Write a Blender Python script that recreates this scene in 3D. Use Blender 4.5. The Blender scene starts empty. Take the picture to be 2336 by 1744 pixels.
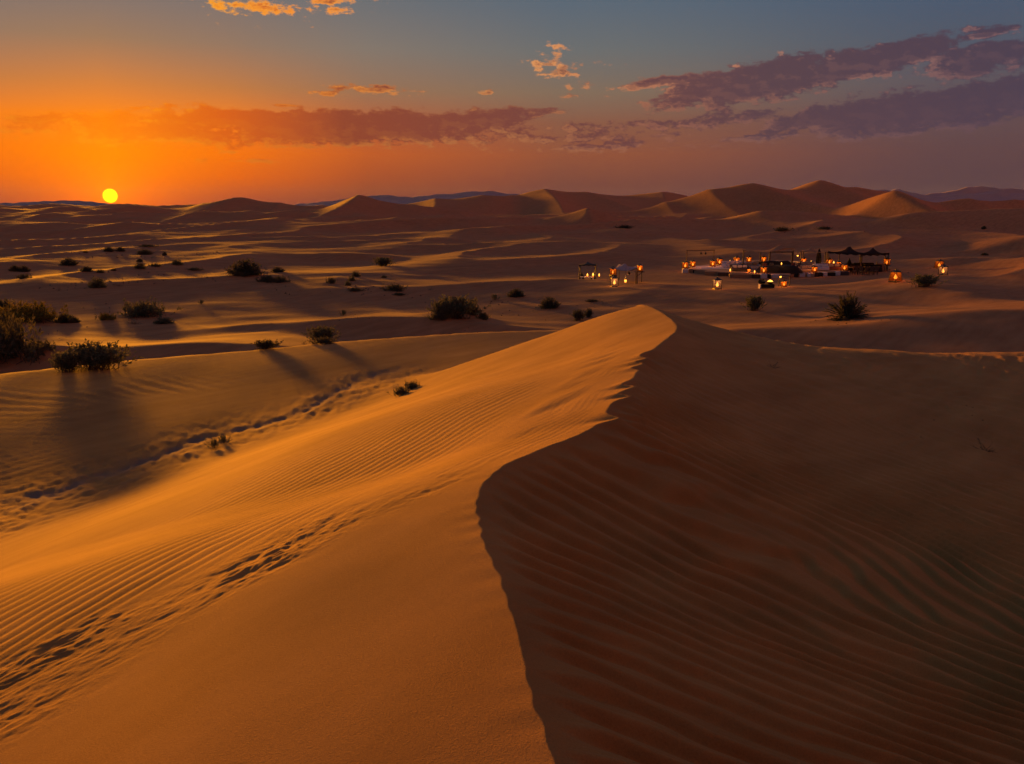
import bpy, bmesh, math, random
import numpy as np
from mathutils import Vector, Matrix

random.seed(7)
R = math.radians
scene = bpy.context.scene
C = scene.collection

# ------------------------------------------------------------------ camera
HC = 8.0                       # eye height above the camp plain (m)
FPX = 887.0                    # focal length in pixels of a 1024 wide picture
PITCH = math.atan((382.0 - 206.5) / FPX)
cam_d = bpy.data.cameras.new('camera')
cam_d.sensor_width = 36.0
cam_d.lens = 36.0 * FPX / 1024.0
cam_d.clip_start = 0.05
cam_d.clip_end = 40000
cam = bpy.data.objects.new('camera', cam_d)
C.objects.link(cam)
cam.location = (0, 0, HC)
cam.rotation_euler = (math.pi / 2 - PITCH, 0, 0)
scene.camera = cam

# ------------------------------------------------------------------ exposure
EXPO = 2.2
EXG = 2.0 ** EXPO
scene.view_settings.view_transform = 'Standard'
scene.view_settings.look = 'None'
scene.view_settings.exposure = EXPO
scene.view_settings.gamma = 1.0
scene.view_settings.use_curve_mapping = False
scene.render.engine = 'CYCLES'
scene.cycles.use_denoising = True
scene.cycles.denoiser = 'OPENIMAGEDENOISE'
scene.cycles.max_bounces = 5
scene.cycles.diffuse_bounces = 2
scene.cycles.glossy_bounces = 1
scene.cycles.transmission_bounces = 3
scene.cycles.transparent_max_bounces = 10
scene.cycles.volume_bounces = 0
scene.cycles.sample_clamp_indirect = 4.0
scene.cycles.use_light_tree = True

K = 1024.0 / 2213.0            # photograph (as first viewed) -> render pixels
KF = 1024.0 / 2336.0           # full photograph pixels -> render pixels

def ray(px, py):
    """direction of the view ray through a render pixel"""
    a = (px - 512.0) / FPX
    b = -(py - 382.0) / FPX
    c, s = math.cos(PITCH), math.sin(PITCH)
    return np.array([a, c + b * s, -s + b * c])

def azel(xd, yd):
    d = ray(xd * K, yd * K)
    return math.atan2(d[0], d[1]), math.atan2(d[2], math.hypot(d[0], d[1]))

SUN_AZ, SUN_EL_DISC = azel(238, 423)
SUN_AZ_L = SUN_AZ - R(3)
SUN_EL = R(0.5)

def srgb(r, g, b):
    f = lambda c: (c / 255 / 12.92) if c <= 10.3 else ((c / 255 + 0.055) / 1.055) ** 2.4
    return (f(r), f(g), f(b))

# ------------------------------------------------------------------ world
world = bpy.data.worlds.new('World')
scene.world = world
world.use_nodes = True
nt = world.node_tree
nt.nodes.clear()
N, L = nt.nodes, nt.links

def inp(sock, v):
    if hasattr(v, 'is_output') or isinstance(v, bpy.types.NodeSocket):
        L.new(v, sock)
    else:
        sock.default_value = v

def wm(op, a, b=None, c=None, clamp=False):
    n = N.new('ShaderNodeMath'); n.operation = op; n.use_clamp = clamp
    inp(n.inputs[0], a)
    if b is not None: inp(n.inputs[1], b)
    if c is not None: inp(n.inputs[2], c)
    return n.outputs[0]

def wv(op, a, b=None, out=0):
    n = N.new('ShaderNodeVectorMath'); n.operation = op
    inp(n.inputs[0], a)
    if b is not None: inp(n.inputs[1], b)
    return n.outputs['Value'] if op in ('LENGTH', 'DOT_PRODUCT', 'DISTANCE') else n.outputs[0]

def wmix(f, a, b, mode='MIX'):
    n = N.new('ShaderNodeMix'); n.data_type = 'RGBA'; n.blend_type = mode
    inp(n.inputs['Factor'], f)
    for s, v in ((n.inputs[6], a), (n.inputs[7], b)):
        if isinstance(v, tuple): s.default_value = (*v, 1)
        else: L.new(v, s)
    return n.outputs[2]

def wramp(fac, stops, interp='LINEAR'):
    n = N.new('ShaderNodeValToRGB')
    cr = n.color_ramp; cr.interpolation = interp
    while len(cr.elements) < len(stops): cr.elements.new(0.5)
    for e, (p, c) in zip(cr.elements, stops):
        e.position = p; e.color = (*c, 1)
    L.new(fac, n.inputs[0])
    return n.outputs[0]

def sstep(x, lo, hi):
    n = N.new('ShaderNodeMapRange'); n.interpolation_type = 'SMOOTHSTEP'; n.clamp = True
    inp(n.inputs[0], x); n.inputs[1].default_value = lo; n.inputs[2].default_value = hi
    return n.outputs[0]

tc = N.new('ShaderNodeTexCoord')
sep = N.new('ShaderNodeSeparateXYZ')
L.new(tc.outputs['Generated'], sep.inputs[0])
az = wm('ARCTAN2', sep.outputs[0], sep.outputs[1])
el = wm('ARCSINE', sep.outputs[2])
daz = wm('ABSOLUTE', wm('SUBTRACT', az, SUN_AZ))
daz = wm('MINIMUM', daz, wm('SUBTRACT', 2 * math.pi, daz))

# elevation 0..90 deg squeezed so that the first twelve degrees take most of the ramp
EMAX = 0.213                                     # elevation of the top edge of the photograph
elp = wm('MAXIMUM', el, 0.0)
rp = wm('DIVIDE', elp, wm('ADD', elp, EMAX))     # 0 at horizon, 0.5 at the top edge, ~0.88 at zenith

def pos(yd):
    e = max(0.0, azel(1100, yd)[1])
    return e / (e + EMAX)

SKY = [   # azimuth distance from the sun, [(row, colour), ...]
 (0.00, [(446, (232, 88, 14)), (400, (255, 118, 4)), (340, (255, 134, 0)), (265, (250, 132, 14)), (200, (210, 127, 60)),
         (110, (156, 121, 92)), (0, (122, 114, 112))]),
 (0.12, [(446, (158, 74, 54)), (420, (194, 84, 40)), (385, (232, 102, 20)), (335, (248, 116, 12)), (265, (242, 126, 30)), (200, (194, 122, 66)),
         (110, (148, 119, 98)), (0, (120, 113, 112))]),
 (0.26, [(446, (120, 64, 56)), (420, (142, 70, 50)), (385, (170, 80, 44)), (335, (194, 92, 40)), (265, (182, 96, 56)), (200, (154, 113, 84)),
         (110, (132, 119, 108)), (0, (108, 111, 115))]),
 (0.47, [(446, (104, 64, 64)), (400, (118, 68, 60)), (335, (146, 82, 58)), (265, (138, 90, 70)), (200, (130, 108, 90)),
         (110, (108, 110, 110)), (0, (90, 104, 118))]),
 (0.90, [(446, (76, 60, 72)), (400, (84, 62, 70)), (335, (94, 68, 72)), (265, (98, 76, 80)), (200, (92, 84, 92)),
         (110, (80, 88, 104)), (0, (70, 88, 112))]),
]
ZEN = (66, 90, 124)
cols = []
for d, rows in SKY:
    st = [(pos(y), tuple(v / EXG for v in srgb(*c))) for y, c in rows]
    st.append((0.9, tuple(v / EXG for v in srgb(*ZEN))))
    cols.append(wramp(rp, st))
sky = cols[0]
for i in range(1, len(SKY)):
    lo, hi = SKY[i - 1][0], SKY[i][0]
    sky = wmix(sstep(daz, lo, hi) if i == len(SKY) - 1 else wm('DIVIDE', wm('SUBTRACT', daz, lo), hi - lo, clamp=True), sky, cols[i])
# behind the viewer the dusk goes on, a little darker
sky = wmix(sstep(daz, 1.0, 2.6), sky, wmix(1.0, sky, (0.72, 0.70, 0.78), 'MULTIPLY'))

# --- clouds, drawn on the sky by direction
comb = N.new('ShaderNodeCombineXYZ')
L.new(az, comb.inputs[0]); L.new(el, comb.inputs[1])
uv = comb.outputs[0]
#        centre x, y (photo)   half width, half height, tilt (deg, up to the right), weight
CLOUDS = [
 (760, 276, 330, 30, 0.5, 1.0), (480, 262, 190, 22, 0.0, 0.75), (1010, 262, 170, 19, 5, 0.95), (330, 286, 260, 20, -2, 0.62),
 (80, 259, 60, 8, 3, 0.62),
 (1640, 178, 210, 34, 8, 1.0), (1880, 135, 200, 24, 9, 1.0), (1420, 178, 90, 10, 8, 0.72), (1560, 192, 150, 20, 6, 0.8),
 (2120, 120, 120, 28, 5, 0.72), (2120, 78, 55, 8, 8, 0.75), (2190, 102, 60, 11, 6, 0.8),
 (2040, 232, 300, 34, 5, 1.0), (1830, 252, 170, 22, 6, 0.85), (1560, 262, 200, 15, 4, 0.52), (2200, 205, 130, 34, 4, 1.0),
 (1240, 275, 170, 13, -2, 0.40), (1270, 298, 200, 12, 0, 0.42), (1270, 318, 170, 8, 0, 0.36), (1700, 292, 150, 6, 3, 0.42),
 (548, 14, 84, 18, -4, 0.34), (722, 4, 84, 16, 2, 0.38), (1210, 152, 42, 17, 6, 0.30), (1228, 209, 24, 6, 0, 0.5),
 (1190, 138, 36, 22, 10, 0.32), (1270, 181, 42, 8, 6, 0.4), (805, 194, 85, 8, -4, 0.42), (705, 203, 45, 5, 0, 0.45),
 (1055, 201, 26, 5, 0, 0.42), (520, 348, 80, 4, 0, 0.4), (610, 228, 40, 3, 0, 0.4), (1300, 130, 30, 10, 0, 0.25),
]
def cloud_density(p):
    dens = None
    for (x, y, rx, ry, tilt, w) in CLOUDS:
        a, e = azel(x, y)
        n = N.new('ShaderNodeMapping'); n.vector_type = 'TEXTURE'
        L.new(p, n.inputs['Vector'])
        n.inputs['Location'].default_value = (a, e, 0)
        n.inputs['Rotation'].default_value = (0, 0, R(tilt))
        n.inputs['Scale'].default_value = (rx * K / FPX * 1.12, ry * K / FPX * (1.35 if w > .6 else 1.25), 1)
        d = wm('MULTIPLY_ADD', wv('LENGTH', n.outputs[0]), -1.65 * w if w > .6 else -1.3 * w, 1.65 * w + 0.06 if w > .6 else 1.3 * w)
        dens = d if dens is None else wm('SMOOTH_MAX', dens, d, 0.12)
    mp = N.new('ShaderNodeMapping'); L.new(p, mp.inputs['Vector'])
    mp.inputs['Rotation'].default_value = (0, 0, R(-5))
    mp.inputs['Scale'].default_value = (1.0, 2.9, 1)
    no = N.new('ShaderNodeTexNoise'); no.noise_dimensions = '2D'
    L.new(mp.outputs[0], no.inputs['Vector'])
    no.inputs['Scale'].default_value = 26; no.inputs['Detail'].default_value = 7; no.inputs['Roughness'].default_value = 0.62
    no2 = N.new('ShaderNodeTexNoise'); no2.noise_dimensions = '2D'
    mp2 = N.new('ShaderNodeMapping'); L.new(p, mp2.inputs['Vector']); mp2.inputs['Scale'].default_value = (1.0, 1.7, 1)
    mp2.inputs['Location'].default_value = (3.3, 1.7, 0)
    L.new(mp2.outputs[0], no2.inputs['Vector'])
    no2.inputs['Scale'].default_value = 75; no2.inputs['Detail'].default_value = 4; no2.inputs['Roughness'].default_value = 0.6
    nz = wm('ADD', wm('MULTIPLY_ADD', no.outputs[0], 2.2, -1.1), wm('MULTIPLY_ADD', no2.outputs[0], 1.3, -0.65))
    return wm('ADD', dens, nz)

d0 = cloud_density(uv)
sd = Vector((SUN_AZ - azel(1300, 200)[0], SUN_EL_DISC - azel(1300, 200)[1], 0)).normalized() * 0.010
d1 = cloud_density(wv('ADD', uv, (sd.x, sd.y - 0.002, 0)))
cover = sstep(d0, 0.08, 0.48)
rim = wm('MULTIPLY', sstep(wm('SUBTRACT', d0, d1), 0.04, 0.42), wm('SUBTRACT', 1.0, wm('MULTIPLY', sstep(d0, 0.35, 0.95), 0.85)))
dz = wm('DIVIDE', daz, 0.95, clamp=True)
e3 = lambda c: tuple(v / EXG for v in srgb(*c))
c_dark = wramp(dz, [(0.0, e3((250, 128, 8))), (0.12, e3((216, 94, 24))), (0.25, e3((142, 66, 46))), (0.5, e3((112, 64, 62))),
                    (0.72, e3((88, 64, 74))), (1.0, e3((74, 62, 80)))])
c_lit = wramp(dz, [(0.0, e3((255, 176, 16))), (0.2, e3((255, 150, 40))), (0.4, e3((240, 158, 84))), (0.6, e3((206, 132, 92))),
                   (0.8, e3((158, 108, 94))), (1.0, e3((120, 88, 94)))])
# thin small clouds high up are lit right through
thin = sstep(d0, 0.75, 0.3)
hi_el = sstep(el, 0.085, 0.19)
rim = wm('MULTIPLY', rim, wm('MULTIPLY_ADD', sstep(el, 0.095, 0.15), 0.6, 0.35))
lit_f = wm('MAXIMUM', rim, wm('MULTIPLY', wm('MULTIPLY', thin, hi_el), sstep(daz, 0.72, 0.45)))
c_high = wmix(hi_el, c_lit, wmix(1.0, c_lit, (1.06, 1.1, 1.15), 'MULTIPLY'))
ccol = wmix(lit_f, c_dark, c_high)
sky = wmix(wm('MULTIPLY', cover, 0.94), sky, ccol)

# --- the sun's disc and the glow round it
sdir = (math.cos(SUN_EL_DISC) * math.sin(SUN_AZ), math.cos(SUN_EL_DISC) * math.cos(SUN_AZ), math.sin(SUN_EL_DISC))
cosang = wv('DOT_PRODUCT', tc.outputs['Generated'], sdir)
ang = wm('ARCCOSINE', wm('MINIMUM', cosang, 0.9999999))
glow = wm('POWER', 2.718281828, wm('MULTIPLY', ang, -26.0))
def wscale(col, f):
    n = N.new('ShaderNodeVectorMath'); n.operation = 'SCALE'
    n.inputs[0].default_value = col
    inp(n.inputs['Scale'], f)
    return n.outputs[0]
sky = wv('ADD', sky, wscale((0.16, 0.035, 0.0), glow))
disc = sstep(ang, 0.0075, 0.0061)
sky = wmix(disc, sky, (0.42, 0.34, 0.002))

nish = N.new('ShaderNodeTexSky'); nish.sky_type = 'NISHITA'; nish.sun_disc = False
nish.sun_elevation = SUN_EL; nish.sun_rotation = SUN_AZ_L
nish.air_density = 1.2; nish.dust_density = 3.0; nish.ozone_density = 2.0
bg1 = N.new('ShaderNodeBackground'); L.new(sky, bg1.inputs[0]); bg1.inputs[1].default_value = 1.0
bg2 = N.new('ShaderNodeBackground'); L.new(nish.outputs[0], bg2.inputs[0]); bg2.inputs[1].default_value = 0.05
mixs = N.new('ShaderNodeMixShader'); mixs.inputs[0].default_value = 0.03
L.new(bg1.outputs[0], mixs.inputs[1]); L.new(bg2.outputs[0], mixs.inputs[2])
wout = N.new('ShaderNodeOutputWorld'); L.new(mixs.outputs[0], wout.inputs[0])
world.cycles.sampling_method = 'MANUAL'
world.cycles.sample_map_resolution = 1024

# ------------------------------------------------------------------ sun
sun_d = bpy.data.lights.new('sun', 'SUN')
sun_d.energy = 4.0
sun_d.angle = R(6.5)
sun_d.color = (1.0, 0.32, 0.008)
sun_o = bpy.data.objects.new('sun', sun_d); C.objects.link(sun_o)
v = Vector((math.cos(SUN_EL) * math.sin(SUN_AZ_L), math.cos(SUN_EL) * math.cos(SUN_AZ_L), math.sin(SUN_EL)))
sun_o.rotation_euler = v.to_track_quat('Z', 'Y').to_euler()
sun_o.location = v * 60 + Vector((0, 0, 20))

# ------------------------------------------------------------------ noise
def _hash(ix, iy, seed):
    h = (ix.astype(np.int64) * 374761393 + iy.astype(np.int64) * 668265263 + seed * 974634777) & 0xffffffff
    h = ((h ^ (h >> 13)) * 1274126177) & 0xffffffff
    return (h ^ (h >> 16)) & 0xffff

def noise(x, y, seed=0):
    x = np.asarray(x, dtype=np.float64); y = np.asarray(y, dtype=np.float64)
    x0 = np.floor(x); y0 = np.floor(y)
    fx = x - x0; fy = y - y0
    u = fx * fx * fx * (fx * (fx * 6 - 15) + 10); w = fy * fy * fy * (fy * (fy * 6 - 15) + 10)
    def g(dx, dy):
        a = _hash(x0 + dx, y0 + dy, seed) * (2 * math.pi / 65536)
        return np.cos(a) * (fx - dx) + np.sin(a) * (fy - dy)
    a, b, c, d = g(0, 0), g(1, 0), g(0, 1), g(1, 1)
    return ((a + (b - a) * u) * (1 - w) + (c + (d - c) * u) * w) * 1.5

def fbm(x, y, seed=0, oct=3, gain=0.5):
    s = 0; a = 1
    for i in range(oct):
        s = s + a * noise(x * 2 ** i, y * 2 ** i, seed + i * 17); a *= gain
    return s

def smax(a, b, k):
    h = np.maximum(k - np.abs(a - b), 0) / k
    return np.maximum(a, b) + h * h * k * 0.25

def ss(x, lo, hi):
    t = np.clip((x - lo) / (hi - lo), 0, 1)
    return t * t * (3 - 2 * t)

# ------------------------------------------------------------------ the lie of the sand
class Ridge:
    def __init__(s, pts, D, sf, sb, c, k, end=0.2, wig=0.03, seed=0):
        P = []
        for p in pts:
            d = ray(p[0] * K, p[1] * K); dist = p[2] if len(p) > 2 else D
            t = dist / d[1]
            P.append((d[0] * t, dist, HC + d[2] * t))
        P.sort()
        P = np.array(P)
        lo, hi = P[0, 0], P[-1, 0]
        xs = np.linspace(lo, hi, 400)
        def sm(v):
            v = np.interp(xs, P[:, 0], v)
            n = 14
            kern = np.hanning(2 * n + 1); kern /= kern.sum()
            return np.convolve(np.pad(v, n, mode='edge'), kern, mode='valid')
        s.xs = xs; s.D = sm(P[:, 1]); s.z = sm(P[:, 2])
        s.lo, s.hi = lo, hi; s.sf, s.sb, s.c, s.k, s.end, s.wig, s.seed = sf, sb, c, k, end, wig, seed
        s.dm = D
    def __call__(s, x, y):
        z = np.interp(x, s.xs, s.z) - s.end * (np.maximum(s.lo - x, 0) + np.maximum(x - s.hi, 0))
        D = np.interp(x, s.xs, s.D)
        w = s.dm * s.wig
        D = D + w * noise(x / (s.dm * 0.13) + 3.1, x * 0 + s.seed * 1.7, s.seed)
        t = y - D
        sf = s.sf * (1 + 0.35 * noise(x / (s.dm * 0.1), x * 0 + 8.3, s.seed + 5))
        f = np.where(t < 0, sf, s.sb) * t
        if s.dm > 300:      # small peaks and saddles along the far crests
            z = z + s.dm * 0.0042 * (1.1 - 2.4 * np.abs(noise(x / (s.dm * 0.085) + s.seed, y / (s.dm * 0.5), s.seed + 9)))
        return z - (np.sqrt(f * f + s.c * s.c) - s.c)

RIDGES = [
 Ridge([(-900, 453), (-600, 450), (-400, 455), (-220, 450), (-110, 456), (-20, 455), (60, 460), (130, 452), (200, 457), (280, 451), (350, 459), (430, 474)], 430, .07, .05, .3, 3, .03, .05, 41),  # dune ridge added at left, running out of view, to shade the plain
 Ridge([(-500, 462), (-200, 458), (-60, 466), (60, 472), (180, 463), (250, 468), (330, 462), (400, 467), (480, 461), (580, 466), (660, 460), (730, 472)], 390, .09, .06, .25, 2.5, .05, .05, 42),
 # far, at the horizon
 Ridge([(-900, 452), (0, 450), (100, 448), (200, 447), (300, 449), (400, 451), (600, 452), (1200, 450), (3000, 448)], 1700, .04, .03, .8, 5, seed=1),
 Ridge([(300, 470), (380, 459), (430, 451), (480, 441), (520, 434), (560, 440), (620, 448), (690, 452), (760, 468)], 520, .11, .09, .5, 3, .1, .02, 2),
 Ridge([(600, 470), (660, 455), (700, 448), (750, 437), (785, 429), (820, 437), (870, 448), (950, 458), (1040, 470)], 470, .12, .09, .5, 3, .1, .02, 3),
 Ridge([(820, 452), (900, 441), (960, 436), (1010, 432), (1060, 430), (1110, 432), (1150, 420), (1185, 416), (1230, 420), (1290, 425), (1370, 421), (1430, 424), (1480, 427), (1560, 432)], 760, .10, .07, .6, 4, .1, .03, 4),
 Ridge([(1420, 452), (1480, 432), (1540, 415), (1590, 405), (1640, 408), (1690, 407), (1735, 401), (1770, 397), (1810, 405), (1850, 411), (1900, 413), (1960, 424), (2080, 440)], 520, .17, .1, .5, 4, .1, .05, 5),
 Ridge([(1850, 465), (1900, 438), (1925, 425), (1945, 418), (1975, 425), (2030, 433), (2100, 437), (2213, 440), (2500, 444)], 360, .2, .12, .3, 3, .12, .03, 6),
 Ridge([(-400, 470), (-100, 478), (0, 480), (60, 473), (130, 467), (180, 472), (250, 482), (330, 479), (390, 484), (450, 500)], 360, .1, .06, .4, 2.5, .08, .03, 7),
 Ridge([(400, 497), (470, 490), (560, 486), (640, 494), (700, 500)], 330, .08, .05, .3, 2, .08, .03, 37),
 Ridge([(600, 512), (680, 494), (760, 484), (850, 478), (930, 478), (1000, 484), (1090, 500)], 310, .12, .06, .3, 2, .08, .03, 8),
 Ridge([(1120, 500), (1190, 478), (1230, 467), (1270, 457), (1320, 466), (1400, 478), (1490, 490)], 330, .16, .08, .2, 2, .1, .03, 9),
 Ridge([(1460, 500), (1560, 478), (1640, 456), (1700, 455), (1780, 462), (1860, 470)], 300, .15, .08, .3, 2, .1, .03, 10),
 Ridge([(780, 548), (850, 530), (900, 512), (960, 501), (1020, 497), (1068, 490), (1100, 500), (1150, 520)], 220, .16, .08, .1, 1.4, .12, .02, 11),
 Ridge([(1060, 508), (1150, 505), (1250, 500), (1340, 494), (1430, 499), (1500, 510), (1538, 516)], 240, .12, .06, .15, 1.5, .12, .02, 12),
 Ridge([(1360, 572), (1400, 556), (1450, 538), (1490, 528), (1535, 517), (1600, 522), (1690, 526)], 185, .14, .07, .1, 1.2, .1, .02, 13),
 Ridge([(1560, 520), (1680, 512), (1800, 498), (1880, 478), (1960, 460), (2060, 455), (2213, 448), (2400, 446)], 260, .16, .1, .25, 2, .1, .03, 14),
 # middle distance
 Ridge([(-200, 520), (-60, 512), (60, 510), (180, 508), (300, 512), (420, 522)], 230, 0.145, .06, 0.120, 0.84, .08, .03, 15),
 Ridge([(340, 556), (400, 536), (470, 521), (560, 513), (640, 511), (720, 518)], 190, 0.189, .06, 0.060, 0.77, .1, .03, 16),
 Ridge([(600, 560), (640, 542), (720, 530), (820, 526), (900, 528), (990, 538)], 175, 0.174, .06, 0.060, 0.77, .1, .03, 36),
 Ridge([(-200, 575), (0, 560), (100, 552), (200, 545), (290, 541), (400, 548)], 150, 0.145, .06, 0.060, 0.63, .08, .03, 17),
 Ridge([(400, 592), (460, 566), (540, 552), (640, 548), (740, 545), (840, 550), (940, 562)], 142, 0.174, .06, 0.048, 0.56, .1, .03, 18),
 Ridge([(940, 572), (1000, 556), (1060, 546), (1130, 544), (1200, 549), (1260, 560), (1330, 575)], 150, 0.203, .07, 0.048, 0.56, .1, .02, 19),
 Ridge([(-150, 622), (0, 606), (70, 598), (150, 588), (240, 578), (330, 574), (420, 580)], 118, 0.145, .06, 0.036, 0.49, .08, .03, 20),
 Ridge([(860, 610), (930, 585), (1000, 572), (1100, 570), (1200, 580), (1300, 592)], 120, 0.145, .07, 0.060, 0.56, .08, .03, 21),
 Ridge([(-200, 650), (0, 652), (120, 659), (240, 668), (340, 672), (430, 655), (520, 640), (620, 630), (700, 627), (800, 634), (900, 646), (1000, 664)], 84, 0.189, .08, 0.036, 0.42, .1, .02, 22),
 Ridge([(-200, 694), (0, 701), (80, 712), (200, 722), (330, 725), (450, 714), (560, 700), (680, 689), (800, 684), (940, 690), (1060, 700)], 58, 0.174, .09, 0.030, 0.35, .1, .02, 23),
 Ridge([(-200, 740), (0, 752), (90, 756), (200, 752), (330, 747), (470, 742), (560, 742)], 45, 0.145, .09, 0.030, 0.35, .1, .02, 24),
 # the shelf the camp stands on and the dunes right of it
 Ridge([(1180, 652), (1320, 645), (1480, 636), (1600, 634), (1720, 632), (1800, 628), (1900, 618), (1990, 607), (2060, 610), (2130, 622), (2213, 632), (2500, 640)], 80, .045, .006, .05, .5, .08, .01, 25),
 Ridge([(1980, 602), (2040, 596), (2100, 585), (2160, 572), (2213, 563), (2400, 545)], 100, .17, .1, .1, .6, .1, .02, 26),
 Ridge([(2030, 560), (2090, 545), (2150, 530), (2213, 515), (2400, 490)], 150, .15, .1, .2, 1, .1, .02, 27),
 Ridge([(1600, 716), (1750, 706), (1850, 699), (1950, 690), (2050, 680), (2130, 672), (2213, 667), (2500, 650)], 52, .09, .11, .06, .5, .1, .02, 28),
]
R4 = Ridge([(-700, 880), (-300, 842), (0, 809, 26.5), (100, 797, 27.5), (200, 787, 28.5), (330, 775, 29.5), (500, 760, 31), (700, 742, 32.5), (900, 727, 34), (1060, 718, 35), (1190, 713, 36), (1330, 712, 37)],
           30, .017, .30, .06, .5, .25, .006, 29)

CREST = [(1206, 1700), (1200, 1652), (1165, 1560), (1142, 1470), (1122, 1380), (1097, 1290), (1074, 1235), (1044, 1170), (1029, 1095), (1040, 1050), (1065, 1022), (1100, 1000),
         (1180, 966), (1260, 936), (1318, 906), (1345, 862), (1368, 815), (1382, 780), (1425, 745), (1462, 716), (1464, 704), (1452, 690), (1428, 674), (1400, 662), (1380, 656)]
cp = []
for xd, yd in CREST:
    d = ray(xd * K, yd * K); ta = -d[2] / d[1]
    D = 2.0 / (ta - 0.03)
    cp.append((D, d[0] / d[1] * D))
cp.sort(); cp = np.array(cp)
cy = np.linspace(cp[0, 0], cp[-1, 0], 900)
cx = np.interp(cy, cp[:, 0], cp[:, 1])
kern = np.hanning(19); kern /= kern.sum()
cx = np.convolve(np.pad(cx, 9, mode='edge'), kern, mode='valid')
Y0, Y1 = cy[0], cy[-1]
X1 = cx[-1]

def crest_base(y):
    x = np.interp(y, cy, cx)
    x = np.where(y < Y0, cx[0] + (Y0 - y) * 0.12, x)
    return np.where(y > Y1, X1 + (y - Y1) * 0.05, x)

def crest_wig(y):
    # scalloped, half collapsed stretch of the crest
    m = ss(y, 8.9, 9.6) * (1 - ss(y, 14.5, 15.6))
    ph = y * 1.0 + 0.9 * noise(y * 0.8, y * 0, 77)
    saw = (ph - np.floor(ph))
    saw = np.where(saw < 0.72, saw / 0.72, (1 - saw) / 0.28)
    w = m * (0.30 * saw - 0.15) * np.clip(0.75 + 0.9 * noise(y * 0.9 + 4, y * 0, 78), 0.15, 1.5)
    # ripples meet the near crest and make it wavy
    m2 = 1 - ss(y, 7.5, 9.5)
    w = w + m2 * 0.009 * np.sin(y * 2 * math.pi / 0.27 + 1.5 * noise(y * 0.8, y * 0, 79)) * (0.6 + noise(y * 1.1, y * 0 + 3, 80))
    return w + 0.012 * noise(y * 2.3, y * 0 + 1, 81)

def crest_u(x, y):
    """signed distance across the crest, negative on the sunlit side"""
    u = x - crest_base(y)
    return u - crest_wig(y) * np.exp(-(u / np.where(y < 8.5, 0.16, 0.24)) ** 2)

def fore_dune(x, y):
    zc = 6.0 - 0.03 * np.clip(y, -30, Y1)
    u = crest_u(x, y)
    a = np.abs(u)
    # left, windward and lit
    W = np.interp(y, [-20, 4, 14, 19, 24, 28, 40], [16, 13.0, 11.6, 10.6, 8.4, 7.0, 6.0])
    q = a / W
    S = 0.80 * q + 0.26 * ss(q, 0.06, 0.95) + np.maximum(q - 1, 0) * 0.3
    H = np.interp(y, [-20, 5, 14, 20, 26, 34], [3.2, 3.05, 2.85, 2.6, 2.3, 2.2])
    zl = zc - H * S
    zl = zl + 0.10 * noise(x * 0.22 + 5, y * 0.13, 31) * ss(a, 0.4, 2.5) + 0.035 * noise(x * 0.55 + 5, y * 0.3, 32) * ss(a, 0.2, 1.5)
    # right, in the shade
    A = np.interp(y, [-10, 4, 14, 20, 26], [2.6, 2.2, 2.0, 1.7, 1.35])
    Lr = np.interp(y, [-10, 5, 10, 16, 26], [5.0, 4.4, 3.4, 3.2, 3.8])
    zr = zc - A * (1 - np.exp(-a / Lr)) + 0.0014 * np.maximum(a - 6, 0) ** 2
    zr = zr - np.maximum(a - 17, 0) * 0.12
    zr = zr + (0.10 * noise(x * 0.16, y * 0.22, 33) + 0.05 * noise(x * 0.4, y * 0.4, 34)) * ss(a, 0.5, 4)
    z = np.where(u < 0, zl, zr)
    # the far end falls away
    yb = np.where(x < X1, Y1 + 0.2 - 0.1 * (X1 - x), Y1 + 0.2 + 0.02 * (x - X1) + 0.6 * noise(x * 0.12, x * 0, 35))
    e = (y - yb)
    soft = 0.5 + 0.12 * np.clip(x - X1, 0, 8)
    z = z - 0.42 * soft * np.logaddexp(0, e / soft) + 0.42 * soft * math.log(2) * np.exp(-(e / 3) ** 2) * 0.3
    z = z - 0.35 * np.maximum(-18 - y, 0)
    return z

def camp_mask(x, y):
    cxm, cym = 31.0, 112.0
    q = np.sqrt(((x - cxm) / 34) ** 2 + ((y - cym) / 27) ** 2)
    return 1 - ss(q, 0.72, 1.05)

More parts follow.
